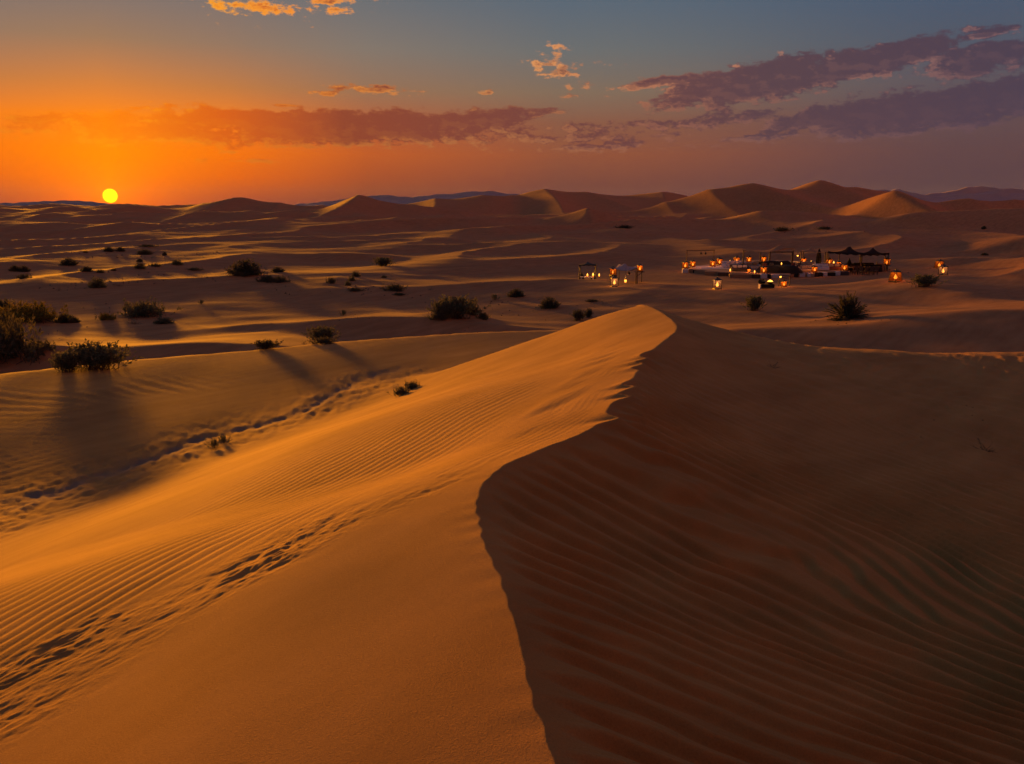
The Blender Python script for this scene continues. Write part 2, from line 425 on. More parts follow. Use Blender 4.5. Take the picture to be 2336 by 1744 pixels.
def height(x, y, detail=True):
    x = np.asarray(x, float); y = np.asarray(y, float)
    r = np.hypot(x, y)
    h = 0.16 * fbm(x / 34, y / 24, 11, 2) + 0.1
    # low transverse dunes on the plain; they grow with the distance
    wx = x + 6 * noise(x / 60, y / 60, 12); wy = y + 6 * noise(x / 50, y / 50, 13)
    # crests run away from the viewer and to the right, across the evening light
    ca, cb = 0.86 * wx - 0.50 * wy, 0.50 * wx + 0.86 * wy
    n1 = 1 - np.abs(noise(ca / 30, cb / 70, 14)) * 1.5
    h = h + 1.25 * np.clip(n1, 0, 1) ** 1.5 * ss(r, 50, 120) - 0.4
    n2 = 1 - np.abs(noise(ca / 72 + .3, cb / 150, 15)) * 1.35
    h = h + 3.9 * np.clip(n2, 0, 1) ** 1.5 * ss(r, 125, 320)
    n3 = 1 - np.abs(noise(ca / 190 + .7, cb / 380, 16)) * 1.35
    h = h + 3.6 * np.clip(n3, 0, 1) ** 1.6 * ss(r, 330, 800)
    h = h - 1.6 * ss(r, 180, 600)
    for rd in RIDGES:
        h = smax(h, rd(x, y), rd.k)
    h = h + (0.12 * fbm(x / 9, y / 6, 21, 2)) * ss(r, 38, 60)
    m = camp_mask(x, y)
    h = h * (1 - m) + 0.0 * m + 0.05 * m * noise(x / 5, y / 4, 22)
    h = smax(h, R4(x, y) + 0.04 * noise(x / 5, y / 6, 23), 0.8)
    h = np.where(y < 60, smax(h, fore_dune(x, y), 0.5), h)
    # mounds of blown sand under the big bushes
    for (mx, my, mr, mh) in MOUNDS:
        h = h + mh * np.exp(-(((x - mx) / mr) ** 2 + ((y - my) / (mr * 0.8)) ** 2))
    return h

MOUNDS = []

def hit(px, py, lo=2.0, hi=4000.0):
    """first point of the sand seen through a render pixel"""
    d = ray(px, py)
    t = np.geomspace(lo, hi, 3000)
    X, Y, Z = d[0] * t, d[1] * t, HC + d[2] * t
    below = Z < height(X, Y)
    if not below.any():
        return None
    i = int(np.argmax(below))
    a, b = t[max(i - 1, 0)], t[i]
    tt = np.linspace(a, b, 60)
    X, Y, Z = d[0] * tt, d[1] * tt, HC + d[2] * tt
    j = int(np.argmax(Z < height(X, Y)))
    return float(X[j]), float(Y[j]), float(height(X[j], Y[j]))

def hitd(xd, yd): return hit(xd * K, yd * K)

for xd, yd, mr, mh in [(985, 688, 2.2, .55), (30, 772, 2.2, .5), (530, 592, 3.0, .45), (310, 682, 2.0, .35), (1832, 687, 1.5, .3), (1188, 664, 1.2, .2)]:
    p = hitd(xd, yd)
    MOUNDS.append((p[0], p[1] + mr * 0.25, mr, mh))
# ------------------------------------------------------------------ tagging
def tag(o, label=None, cat=None, group=None, kind=None):
    if label: o['label'] = label
    if cat: o['category'] = cat
    if group: o['group'] = group
    if kind: o['kind'] = kind
    return o

# ------------------------------------------------------------------ material helper
class Mat:
    def __init__(s, name):
        s.m = bpy.data.materials.new(name); s.m.use_nodes = True
        s.t = s.m.node_tree; s.n = s.t.nodes; s.l = s.t.links
        s.n.clear()
        s.out = s.n.new('ShaderNodeOutputMaterial')
    def add(s, t, **kw):
        n = s.n.new(t)
        for k, v in kw.items():
            if k in n.inputs: s.set(n.inputs[k], v)
            else: setattr(n, k, v)
        return n
    def set(s, sock, v):
        if isinstance(v, bpy.types.NodeSocket): s.l.new(v, sock)
        else: sock.default_value = v
    def math(s, op, a, b=None, c=None, clamp=False):
        n = s.n.new('ShaderNodeMath'); n.operation = op; n.use_clamp = clamp
        s.set(n.inputs[0], a)
        if b is not None: s.set(n.inputs[1], b)
        if c is not None: s.set(n.inputs[2], c)
        return n.outputs[0]
    def mix(s, f, a, b, mode='MIX'):
        n = s.n.new('ShaderNodeMix'); n.data_type = 'RGBA'; n.blend_type = mode
        s.set(n.inputs['Factor'], f)
        for k, v in ((6, a), (7, b)):
            if isinstance(v, tuple): n.inputs[k].default_value = (*v[:3], 1)
            else: s.l.new(v, n.inputs[k])
        return n.outputs[2]
    def noise(s, vec, scale, detail=3, rough=0.5, dim='3D'):
        n = s.n.new('ShaderNodeTexNoise'); n.noise_dimensions = dim
        s.l.new(vec, n.inputs['Vector'])
        n.inputs['Scale'].default_value = scale; n.inputs['Detail'].default_value = detail; n.inputs['Roughness'].default_value = rough
        return n.outputs[0]

def simple(name, col, rough=0.8, var=0.25, scale=8.0, metal=0.0, bump=0.0):
    m = Mat(name)
    tcn = m.add('ShaderNodeTexCoord')
    nz = m.noise(tcn.outputs['Object'], scale, 4, 0.6)
    f = m.math('MULTIPLY_ADD', nz, 2 * var, 1 - var)
    sc = m.add('ShaderNodeVectorMath', operation='SCALE'); sc.inputs[0].default_value = col; m.l.new(f, sc.inputs['Scale'])
    b = m.add('ShaderNodeBsdfPrincipled', Roughness=rough, Metallic=metal)
    m.l.new(sc.outputs[0], b.inputs['Base Color'])
    if bump:
        bp = m.add('ShaderNodeBump', Strength=bump, Distance=0.02); m.l.new(nz, bp.inputs['Height']); m.l.new(bp.outputs[0], b.inputs['Normal'])
    m.l.new(b.outputs[0], m.out.inputs[0])
    return m.m

# ------------------------------------------------------------------ sand
def sand_material():
    m = Mat('sand')
    geo = m.add('ShaderNodeNewGeometry')
    P = geo.outputs['Position']
    a = m.add('ShaderNodeAttribute', attribute_name='crust')
    crust = a.outputs['Fac']
    n1 = m.noise(P, 0.05, 4, 0.55); n2 = m.noise(P, 0.9, 5, 0.6); n3 = m.noise(P, 80.0, 3, 0.75); n4 = m.noise(P, 230.0, 2, 0.75)
    base = m.mix(m.math('MULTIPLY_ADD', n1, 1.6, -0.3, clamp=True), (0.40, 0.205, 0.056), (0.45, 0.245, 0.072))
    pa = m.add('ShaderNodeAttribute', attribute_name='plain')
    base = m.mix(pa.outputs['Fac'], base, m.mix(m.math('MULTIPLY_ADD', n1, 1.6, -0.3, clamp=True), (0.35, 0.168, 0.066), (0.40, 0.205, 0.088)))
    base = m.mix(m.math('MULTIPLY_ADD', n2, 1.8, -0.5, clamp=True), base, m.mix(0.85, base, (0.84, 0.80, 0.78), 'MULTIPLY'))
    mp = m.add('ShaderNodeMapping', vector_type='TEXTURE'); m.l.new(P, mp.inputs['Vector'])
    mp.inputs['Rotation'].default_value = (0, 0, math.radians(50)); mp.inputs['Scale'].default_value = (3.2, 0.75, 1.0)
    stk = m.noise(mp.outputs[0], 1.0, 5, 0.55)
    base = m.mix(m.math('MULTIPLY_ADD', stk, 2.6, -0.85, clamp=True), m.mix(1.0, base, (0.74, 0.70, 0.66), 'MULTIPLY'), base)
    g = m.math('MULTIPLY_ADD', n3, 0.60, 0.70)
    g = m.math('MULTIPLY', g, m.math('MULTIPLY_ADD', n4, 0.5, 0.75))
    sc = m.add('ShaderNodeVectorMath', operation='SCALE'); m.l.new(base, sc.inputs[0]); m.l.new(g, sc.inputs['Scale'])
    cn = m.noise(P, 5.0, 5, 0.7)
    crc = m.mix(cn, (0.12, 0.085, 0.06), (0.24, 0.165, 0.12))
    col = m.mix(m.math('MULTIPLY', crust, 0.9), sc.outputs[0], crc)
    b = m.add('ShaderNodeBsdfPrincipled', Roughness=0.95)
    b.inputs['Specular IOR Level'].default_value = 0.15
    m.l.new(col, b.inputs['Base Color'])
    # grain only as fine relief
    hgt = m.math('ADD', m.math('MULTIPLY', n3, 0.006), m.math('MULTIPLY', n4, 0.002))
    hgt = m.math('ADD', hgt, m.math('MULTIPLY', m.noise(P, 11.0, 4, 0.65), 0.003))
    bp = m.add('ShaderNodeBump', Strength=0.42, Distance=1.0)
    m.l.new(hgt, bp.inputs['Height'])
    m.l.new(bp.outputs[0], b.inputs['Normal'])
    m.l.new(b.outputs[0], m.out.inputs[0])
    return m.m
SAND = sand_material()

def ripples(x, y, h):
    """wind ripples, footprints and the broken crust strip; returns extra height and the crust mask"""
    u = crest_u(x, y)
    r = np.hypot(x, y)
    dz = np.zeros_like(x)
    on_dune = (y < 27.5)
    # right: broad ripples running down the shaded slope
    m = on_dune & (u > 0) & (r < 34)
    X, Y, U = x[m], y[m], u[m]
    wx = 0.55 * noise(X * 0.28, Y * 0.28, 51) + 0.14 * noise(X * 0.9, Y * 0.9, 52) + 0.035 * noise(X * 3, Y * 3, 59)
    gU = np.minimum(U, 4.0)
    g = 0.25 * gU - 0.15 * gU * gU - 0.95 * np.maximum(U - 4.0, 0)
    s = (Y - g) * 0.88 + wx
    lam = 0.265
    amp = 0.5 + 0.7 * noise(X * 0.35 + 9, Y * 0.35, 53) + 0.25 * noise(X * 1.4, Y * 0.8, 57)
    amp = np.clip(0.45 + 0.6 * amp, 0.5, 1.25) * ss(U, 0.0, 0.35)
    amp = amp * (1 - 0.6 * ss(Y, 9, 14))
    ph = 2 * math.pi * s / lam
    prof = np.sin(ph) + 0.42 * np.sin(2 * ph + 0.4) + 0.16 * np.sin(3 * ph + 0.7)
    d = 0.037 * amp * prof
    # finer set further up
    s2 = (Y - g) * 0.82 + 0.35 * noise(X * 0.3 + 4, Y * 0.3, 54) + 0.06 * noise(X * 1.5, Y * 1.5, 55)
    d = d + 0.010 * np.sin(2 * math.pi * s2 / 0.125) * ss(noise(X * 0.3, Y * 0.22, 56), -0.15, 0.35) * ss(Y, 6, 8) * (1 - ss(Y, 17, 24)) * ss(U, .1, .6)
    # long streaks
    s3 = (Y - g) * 0.8 + 0.5 * noise(X * 0.2 + 2, Y * 0.2, 58)
    d = d + 0.035 * noise(s3 * 2.2, X * 0.16 - Y * 0.1, 60) * ss(U, .4, 2)
    dz[m] += d
    # left: fine ripples parallel with the crest
    m = on_dune & (u < 0) & (u > -14) & (r < 34)
    X, Y, U = x[m], y[m], u[m]
    W = np.interp(Y, [-20, 4, 14, 19, 24, 28, 40], [16, 13.0, 11.6, 10.6, 8.4, 7.0, 6.0])
    q = -U / W
    wob = 0.30 * noise(X * 0.3, Y * 0.18, 61) + 0.06 * noise(X * 1.1, Y * 0.6, 62) + 0.022 * noise(X * 3.2, Y * 2.4, 69)
    s = 0.90 * X - 0.43 * Y + wob
    xf = np.interp(Y, [0, 3.7, 4.57, 5.37, 6.10, 7.18, 9.0, 10.46, 14, 20], [-6.0, -3.6, -2.89, -2.43, -1.70, -0.81, 0.05, 0.52, 1.4, 2.4])
    f = (xf - 0.14 - X) * 0.78 + 0.10 * noise(X * 0.9, Y * 0.9, 68)
    band = ss(f, 0.30, 0.75) * (1 - ss(q, 0.50, 0.72))
    am = np.clip(0.8 + 0.8 * noise(X * 0.25, Y * 0.16, 63), 0.15, 1.25)
    ph = 2 * math.pi * s / 0.142
    d = 0.0050 * band * am * (np.sin(ph) + 0.25 * np.sin(2 * ph + .6))
    band2 = ss(f, -0.9, -0.4) * (1 - ss(f, -0.1, 0.2)) * ss(Y, 6.8, 8.5) * ss(q, 0.01, 0.03)
    d = d + 0.0022 * band2 * am * np.sin(2 * math.pi * (s + .1 * noise(X, Y, 64)) / 0.105)
    # trampled band of footprints
    wid = np.interp(Y, [3, 5, 8, 12], [0.62, 0.50, 0.28, 0.14])
    tb = np.exp(-(f / wid) ** 4) * (1 - 0.85 * ss(Y, 6.0, 8.4)) * np.clip(0.6 + 1.0 * noise(X * 1.1, Y * .9, 70), 0.3, 1)
    fx, fy = 0.78 * X - 0.62 * Y, 0.62 * X + 0.78 * Y
    f1 = noise(fx * 6.5, fy * 3.4, 65); f2 = noise(fx * 13 + 3, fy * 6.5, 66)
    d = d + tb * (-0.013 * ss(f1, 0.0, 0.45) + 0.008 * ss(-f1, 0.1, 0.5) - 0.012 * ss(f2, 0.05, 0.5) + 0.011 * f2 + 0.008 * noise(fx * 24, fy * 12, 84))
    tb2 = np.exp(-(f / 0.22) ** 4) * ss(Y, 8.5, 10) * (1 - ss(Y, 17, 21))
    d = d + tb2 * 0.02 * noise(fx * 3.0, fy * 0.5, 67)
    dz[m] += d
    # faint ripples on the dune beyond
    m = (r > 12) & (r < 48) & ((u < -7) | (y > 28)) & (x < 6)
    X, Y = x[m], y[m]
    s = 0.80 * X - 0.6 * Y + 0.5 * noise(X * 0.2, Y * 0.2, 71) + .1 * noise(X * .8, Y * .8, 75)
    dz[m] += 0.006 * np.sin(2 * math.pi * s / 0.34) * ss(noise(X * 0.13, Y * 0.16, 72), -0.1, 0.35)
    # crust: a line along the foot of the slope
    W = np.interp(y, [-20, 4, 14, 19, 24, 28, 40], [16, 13.0, 11.6, 10.6, 8.4, 7.0, 6.0])
    off = (-u - W * 0.99) + 0.7 * noise(x * 0.35, y * 0.25, 73) + 0.2 * noise(x * 1.6, y * 1.2, 74)
    along = (1 - ss(y, 25, 29)) * (u < 0) * (y > 2)
    core = np.exp(-(off / 0.30) ** 2) * along
    wide = np.exp(-((off + .4) / 1.5) ** 2) * along
    n5 = noise(x * 2.3, y * 1.7, 76); n6 = noise(x * 5.5, y * 4.5, 77)
    crust = np.clip(core * (0.75 + 1.2 * n5) + 0.35 * wide * ss(n5 + .4 * n6, 0.25, 0.5), 0, 1)
    dz += -0.055 * core * (0.6 + n5) + wide * (0.03 * n5 * np.abs(n5) * 2 + 0.022 * n6 + 0.012 * noise(x * 11, y * 8, 78))
    return dz, crust

def build_ground():
    az_f = np.radians(np.linspace(-33.5, 33.5, 640))
    rest = 33.5 + 146.5 * (np.linspace(0, 1, 70)[1:] ** 1.35)
    azs = np.concatenate([-np.radians(rest[::-1][1:]), az_f, np.radians(rest)])      # closes at 180 deg
    rs = [0.25, 0.6, 1.0, 1.4, 1.7]
    r = 2.0
    while r < 9000:
        rs.append(r)
        drop = 2.6
        r += min(0.85 * r * r / (FPX * drop) * (1.0 if r > 2.4 else 2), (0.0098 if r < 900 else 0.02) * r)
    rs = np.array(rs)
    A, RR = np.meshgrid(azs, rs)
    X = RR * np.sin(A); Y = RR * np.cos(A)
    x, y = X.ravel(), Y.ravel()
    h = height(x, y)
    dz, crust = ripples(x, y, h)
    # tiny roughness of the far sand, hummocks among the shrubs
    rr = RR.ravel()
    h = h + dz
    far = ss(rr, 3000, 7000)
    h = h * (1 - far) - 3.0 * far
    nv = len(x); nr, na = X.shape
    co = np.empty((nv + 1, 3), dtype=np.float32)
    co[:nv, 0], co[:nv, 1], co[:nv, 2] = x, y, h
    co[nv] = (0, 0, float(height(0.0, 0.0)))
    i = np.arange(nr - 1)[:, None] * na; j = np.arange(na)[None, :]; j2 = (j + 1) % na
    q = np.stack([i + j, i + j2, i + na + j2, i + na + j], axis=-1).reshape(-1, 4)
    # winding: azimuth grows clockwise seen from above -> flip so normals point up
    q = q[:, ::-1].astype(np.int32)
    fan = np.stack([np.full(na, nv), (np.arange(na) + 1) % na, np.arange(na)], axis=-1).astype(np.int32)
    me = bpy.data.meshes.new('desert_sand')
    nq, nf = len(q), len(fan)
    me.vertices.add(nv + 1); me.vertices.foreach_set('co', co.ravel())
    me.loops.add(nq * 4 + nf * 3)
    me.loops.foreach_set('vertex_index', np.concatenate([q.ravel(), fan.ravel()]))
    me.polygons.add(nq + nf)
    st = np.concatenate([np.arange(nq) * 4, nq * 4 + np.arange(nf) * 3]).astype(np.int32)
    me.polygons.foreach_set('loop_start', st)
    at = me.attributes.new('crust', 'FLOAT', 'POINT')
    at.data.foreach_set('value', np.append(crust, 0).astype(np.float32))
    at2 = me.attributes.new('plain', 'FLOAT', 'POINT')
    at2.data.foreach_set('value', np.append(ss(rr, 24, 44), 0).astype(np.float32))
    me.update(calc_edges=True)
    me.polygons.foreach_set('use_smooth', np.ones(nq + nf, dtype=bool))
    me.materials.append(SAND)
    o = bpy.data.objects.new('desert_sand', me); C.objects.link(o)
    tag(o, 'orange sand dunes with a sharp sunlit crest, wind ripples and footprints', kind='structure')
    print('ground', nv, nq)
    return o
ground = build_ground()

# ------------------------------------------------------------------ far mountains
def mountain(name, pts, D, depth, seed, label):
    P = []
    for xd, yd in pts:
        d = ray(xd * K, yd * K); t = D / d[1]; P.append((d[0] * t, HC + d[2] * t))
    P = np.array(sorted(P))
    xs = np.linspace(P[0, 0], P[-1, 0], 260); ys = np.linspace(-1, 1, 40)
    X, T = np.meshgrid(xs, ys)
    Z = np.interp(X, P[:, 0], P[:, 1])
    ridge = 1 - np.abs(noise(X / 260, T * 3.1, seed)) * 1.3
    spur = 1 - np.abs(noise(X / 110, T * 5.0, seed + 3)) * 1.2
    fall = np.clip(1 - np.abs(T) ** 1.15, 0, 1)
    Zr = -12 + (Z + 12) * fall * np.where(np.abs(T) < .04, 1, 0.72 + 0.2 * ridge + 0.08 * spur) + 5 * noise(X / 60, T * 8, seed + 7) * fall
    Y = D + T * depth + 120 * noise(X / 900, T * 0, seed + 9)
    na, nr = X.shape[1], X.shape[0]
    me = bpy.data.meshes.new(name)
    idx = [(r * na + c, r * na + c + 1, (r + 1) * na + c + 1, (r + 1) * na + c) for r in range(nr - 1) for c in range(na - 1)]
    me.from_pydata(np.stack([X, Y, Zr], -1).reshape(-1, 3).tolist(), [], idx)
    me.polygons.foreach_set('use_smooth', np.ones(len(idx), dtype=bool))
    me.materials.append(ROCK)
    o = bpy.data.objects.new(name, me); C.objects.link(o)
    tag(o, label, kind='structure')
ROCK = simple('haze_tinted_rock', (0.20, 0.165, 0.205), 0.95, 0.3, 0.01)  # purplish grey: tint of the distant haze put into the rock's base colour
mountain('mountain_range', [(560, 452), (640, 441), (720, 434), (770, 425), (830, 421), (890, 426), (950, 420), (985, 419), (1010, 413), (1040, 414), (1060, 412), (1090, 418), (1130, 420), (1200, 426), (1300, 423), (1420, 426), (1550, 421), (1700, 436), (1800, 450)],
         5600, 700, 3, 'long hazy mountain range on the horizon behind the middle dunes')
mountain('mountain_range', [(1800, 440), (1870, 418), (1890, 412), (1908, 408), (1925, 412), (1942, 408), (1960, 415), (1990, 420), (2040, 416), (2070, 410), (2095, 404), (2120, 402), (2150, 406), (2213, 410), (2330, 405), (2500, 418), (2700, 446)],
         5200, 700, 5, 'hazy blue mountain on the horizon at the right edge')
mountain('mountain_range', [(-500, 452), (-250, 440), (-60, 441), (40, 438), (110, 435), (170, 433), (230, 439), (320, 444), (420, 452)],
         6300, 600, 8, 'faint low mountains on the horizon under the setting sun')

# ------------------------------------------------------------------ haze
hz = bpy.data.meshes.new('haze')
bm = bmesh.new()
bmesh.ops.create_cube(bm, size=1.0)
bmesh.ops.scale(bm, vec=(18400, 18400, 190), verts=bm.verts)
bmesh.ops.translate(bm, vec=(0, 0, 85 - 10), verts=bm.verts)
bm.to_mesh(hz); bm.free()
hm = Mat('haze')
pv = hm.add('ShaderNodeVolumePrincipled')
pv.inputs['Color'].default_value = (0.42, 0.52, 0.95, 1)
pv.inputs['Density'].default_value = 0.000014
pv.inputs['Anisotropy'].default_value = 0.0
hm.l.new(pv.outputs[0], hm.out.inputs['Volume'])
hz.materials.append(hm.m)
haze = bpy.data.objects.new('haze', hz); C.objects.link(haze)
tag(haze, 'thin evening haze over the dunes', kind='stuff')
# ------------------------------------------------------------------ mesh building
class MB:
    """collects faces and links them as ONE mesh object"""
    def __init__(s): s.v = []; s.f = []; s.smooth = False
    def add(s, verts, faces):
        b = len(s.v); s.v += [tuple(p) for p in verts]; s.f += [tuple(i + b for i in f) for f in faces]; return s
    def box(s, c, size, rz=0.0, taper=1.0, bev=0.0):
        x, y, z = (k / 2 for k in size); ca, sa = math.cos(rz), math.sin(rz)
        if bev:
            b = min(bev, x * .9, y * .9, z * .9)
            rings = [(-z, b), (-z + b, 0), (z - b, 0), (z, b)]
            P = []
            for (zz, i) in rings:
                X, Y = x - i, y - i
                for (px, py) in ((-X, -Y + b), (-X + b, -Y), (X - b, -Y), (X, -Y + b), (X, Y - b), (X - b, Y), (-X + b, Y), (-X, Y - b)):
                    P.append((c[0] + px * ca - py * sa, c[1] + px * sa + py * ca, c[2] + zz))
            F = [tuple(range(7, -1, -1))]
            for r in range(3):
                for k in range(8):
                    F.append((r * 8 + k, r * 8 + (k + 1) % 8, r * 8 + 8 + (k + 1) % 8, r * 8 + 8 + k))
            F.append(tuple(range(24, 32)))
            return s.add(P, F)
        P = []
        for zz, t in ((-z, 1.0), (z, taper)):
            for px, py in ((-x, -y), (x, -y), (x, y), (-x, y)):
                P.append((c[0] + (px * ca - py * sa) * t, c[1] + (px * sa + py * ca) * t, c[2] + zz))
        return s.add(P, [(3, 2, 1, 0), (4, 5, 6, 7), (0, 1, 5, 4), (1, 2, 6, 5), (2, 3, 7, 6), (3, 0, 4, 7)])
    def tube(s, pts, rad, n=6):
        rads = rad if isinstance(rad, (list, tuple)) else [rad] * len(pts)
        P = []; F = []
        pts = [Vector(p) for p in pts]
        for i, p in enumerate(pts):
            d = (pts[min(i + 1, len(pts) - 1)] - pts[max(i - 1, 0)]).normalized()
            a = d.orthogonal().normalized() if abs(d.z) < .95 else Vector((1, 0, 0)).cross(d).normalized()
            b = d.cross(a)
            for k in range(n):
                t = 2 * math.pi * k / n
                P.append(p + (a * math.cos(t) + b * math.sin(t)) * rads[i])
        for i in range(len(pts) - 1):
            for k in range(n):
                F.append((i * n + k, i * n + (k + 1) % n, i * n + n + (k + 1) % n, i * n + n + k))
        F.append(tuple(range(n - 1, -1, -1))); m = (len(pts) - 1) * n; F.append(tuple(range(m, m + n)))
        return s.add(P, F)
    def lathe(s, prof, n=10, c=(0, 0, 0)):
        P = []; F = []
        for (r, z) in prof:
            for k in range(n):
                t = 2 * math.pi * k / n
                P.append((c[0] + r * math.cos(t), c[1] + r * math.sin(t), c[2] + z))
        for i in range(len(prof) - 1):
            for k in range(n):
                F.append((i * n + k, i * n + (k + 1) % n, i * n + n + (k + 1) % n, i * n + n + k))
        F.append(tuple(range(n - 1, -1, -1))); m = (len(prof) - 1) * n; F.append(tuple(range(m, m + n)))
        return s.add(P, F)
    def mesh(s, name, mat, smooth=False):
        me = bpy.data.meshes.new(name); me.from_pydata(s.v, [], s.f); me.materials.append(mat)
        if smooth: me.polygons.foreach_set('use_smooth', [True] * len(me.polygons))
        me.update(); return me
    def build(s, name, mat, parent=None, smooth=False):
        o = bpy.data.objects.new(name, s.mesh(name, mat, smooth)); C.objects.link(o)
        if parent: o.parent = parent
        return o

def empty(name, loc=(0, 0, 0), rz=0.0):
    o = bpy.data.objects.new(name, None); C.objects.link(o)
    o.location = loc; o.rotation_euler = (0, 0, rz); o.empty_display_size = 0.2
    return o

KIDS = {}
def kids(o):
    if o.name not in KIDS: KIDS[o.name] = [c for c in o.children]
    return KIDS[o.name]

def copy_tree(o, parent=None):
    c = o.copy(); C.objects.link(c)
    if parent: c.parent = parent
    KIDS[c.name] = [copy_tree(ch, c) for ch in kids(o)]
    return c

# ------------------------------------------------------------------ materials
IRON = simple('dark_iron', (0.028, 0.022, 0.02), 0.55, 0.3, 20)
WOOD = simple('dark_wood', (0.075, 0.042, 0.024), 0.8, 0.35, 12)
PLANK = simple('warm_wood', (0.34, 0.18, 0.085), 0.8, 0.35, 9)
WHITE = simple('white_cotton', (0.62, 0.57, 0.55), 0.95, 0.14, 6)
CREAM = simple('cream_cotton', (0.44, 0.33, 0.22), 0.95, 0.2, 5)
BLACKC = simple('black_cloth', (0.009, 0.008, 0.009), 0.95, 0.3, 6)
REDC = simple('red_wool', (0.16, 0.045, 0.03), 0.95, 0.35, 7)
GREENC = simple('dark_green_canvas', (0.02, 0.028, 0.026), 0.9, 0.3, 4)
GREYC = simple('grey_canvas', (0.055, 0.048, 0.052), 0.9, 0.3, 4)
RUG = simple('woven_rug', (0.50, 0.42, 0.40), 0.95, 0.3, 4)
WAX = simple('candle_wax', (0.7, 0.6, 0.42), 0.6, 0.1, 10)

def canvas(name, col, trans):
    m = Mat(name)
    tcn = m.add('ShaderNodeTexCoord'); nz = m.noise(tcn.outputs['Object'], 3.0, 4, .6)
    sc = m.add('ShaderNodeVectorMath', operation='SCALE'); sc.inputs[0].default_value = col
    m.l.new(m.math('MULTIPLY_ADD', nz, 0.5, 0.75), sc.inputs['Scale'])
    d = m.add('ShaderNodeBsdfDiffuse'); t = m.add('ShaderNodeBsdfTranslucent')
    m.l.new(sc.outputs[0], d.inputs[0]); m.l.new(sc.outputs[0], t.inputs[0])
    x = m.add('ShaderNodeMixShader'); x.inputs[0].default_value = trans
    m.l.new(d.outputs[0], x.inputs[1]); m.l.new(t.outputs[0], x.inputs[2]); m.l.new(x.outputs[0], m.out.inputs[0])
    return m.m
SANDCLOTH = canvas('sand_coloured_canvas', (0.42, 0.27, 0.15), 0.35)
WHITECLOTH = canvas('white_canvas', (0.42, 0.37, 0.37), 0.3)
DARKCLOTH = canvas('dark_brown_canvas', (0.035, 0.025, 0.024), 0.1)

def glass(name, col, clear):
    m = Mat(name)
    tr = m.add('ShaderNodeBsdfTransparent'); tr.inputs[0].default_value = (*[min(1, c * .5 + .5) for c in col], 1)
    tl = m.add('ShaderNodeBsdfTranslucent'); tl.inputs[0].default_value = (*col, 1)
    df = m.add('ShaderNodeBsdfDiffuse'); df.inputs[0].default_value = (*[c * .6 for c in col], 1)
    a = m.add('ShaderNodeMixShader'); a.inputs[0].default_value = 0.3
    m.l.new(tl.outputs[0], a.inputs[1]); m.l.new(df.outputs[0], a.inputs[2])
    x = m.add('ShaderNodeMixShader'); x.inputs[0].default_value = 1 - clear
    m.l.new(tr.outputs[0], x.inputs[1]); m.l.new(a.outputs[0], x.inputs[2]); m.l.new(x.outputs[0], m.out.inputs[0])
    return m.m
AMBER = glass('amber_glass', (0.70, 0.32, 0.06), 0.95)
PALE = glass('pale_frosted_glass', (0.66, 0.56, 0.62), 0.94)

def flame_mat():
    m = Mat('candle_flame')
    e = m.add('ShaderNodeEmission'); e.inputs[0].default_value = (1.0, 0.36, 0.05, 1); e.inputs[1].default_value = 0.9
    m.l.new(e.outputs[0], m.out.inputs[0]); return m.m
FLAME = flame_mat()
LAMP_W = 9.0
def candle_light(parent, loc, w=LAMP_W):
    d = bpy.data.lights.new('candle_light', 'POINT'); d.energy = w; d.color = (1.0, 0.42, 0.10); d.shadow_soft_size = 0.03
    o = bpy.data.objects.new('candle_light', d); C.objects.link(o); o.parent = parent; o.location = loc
    return o

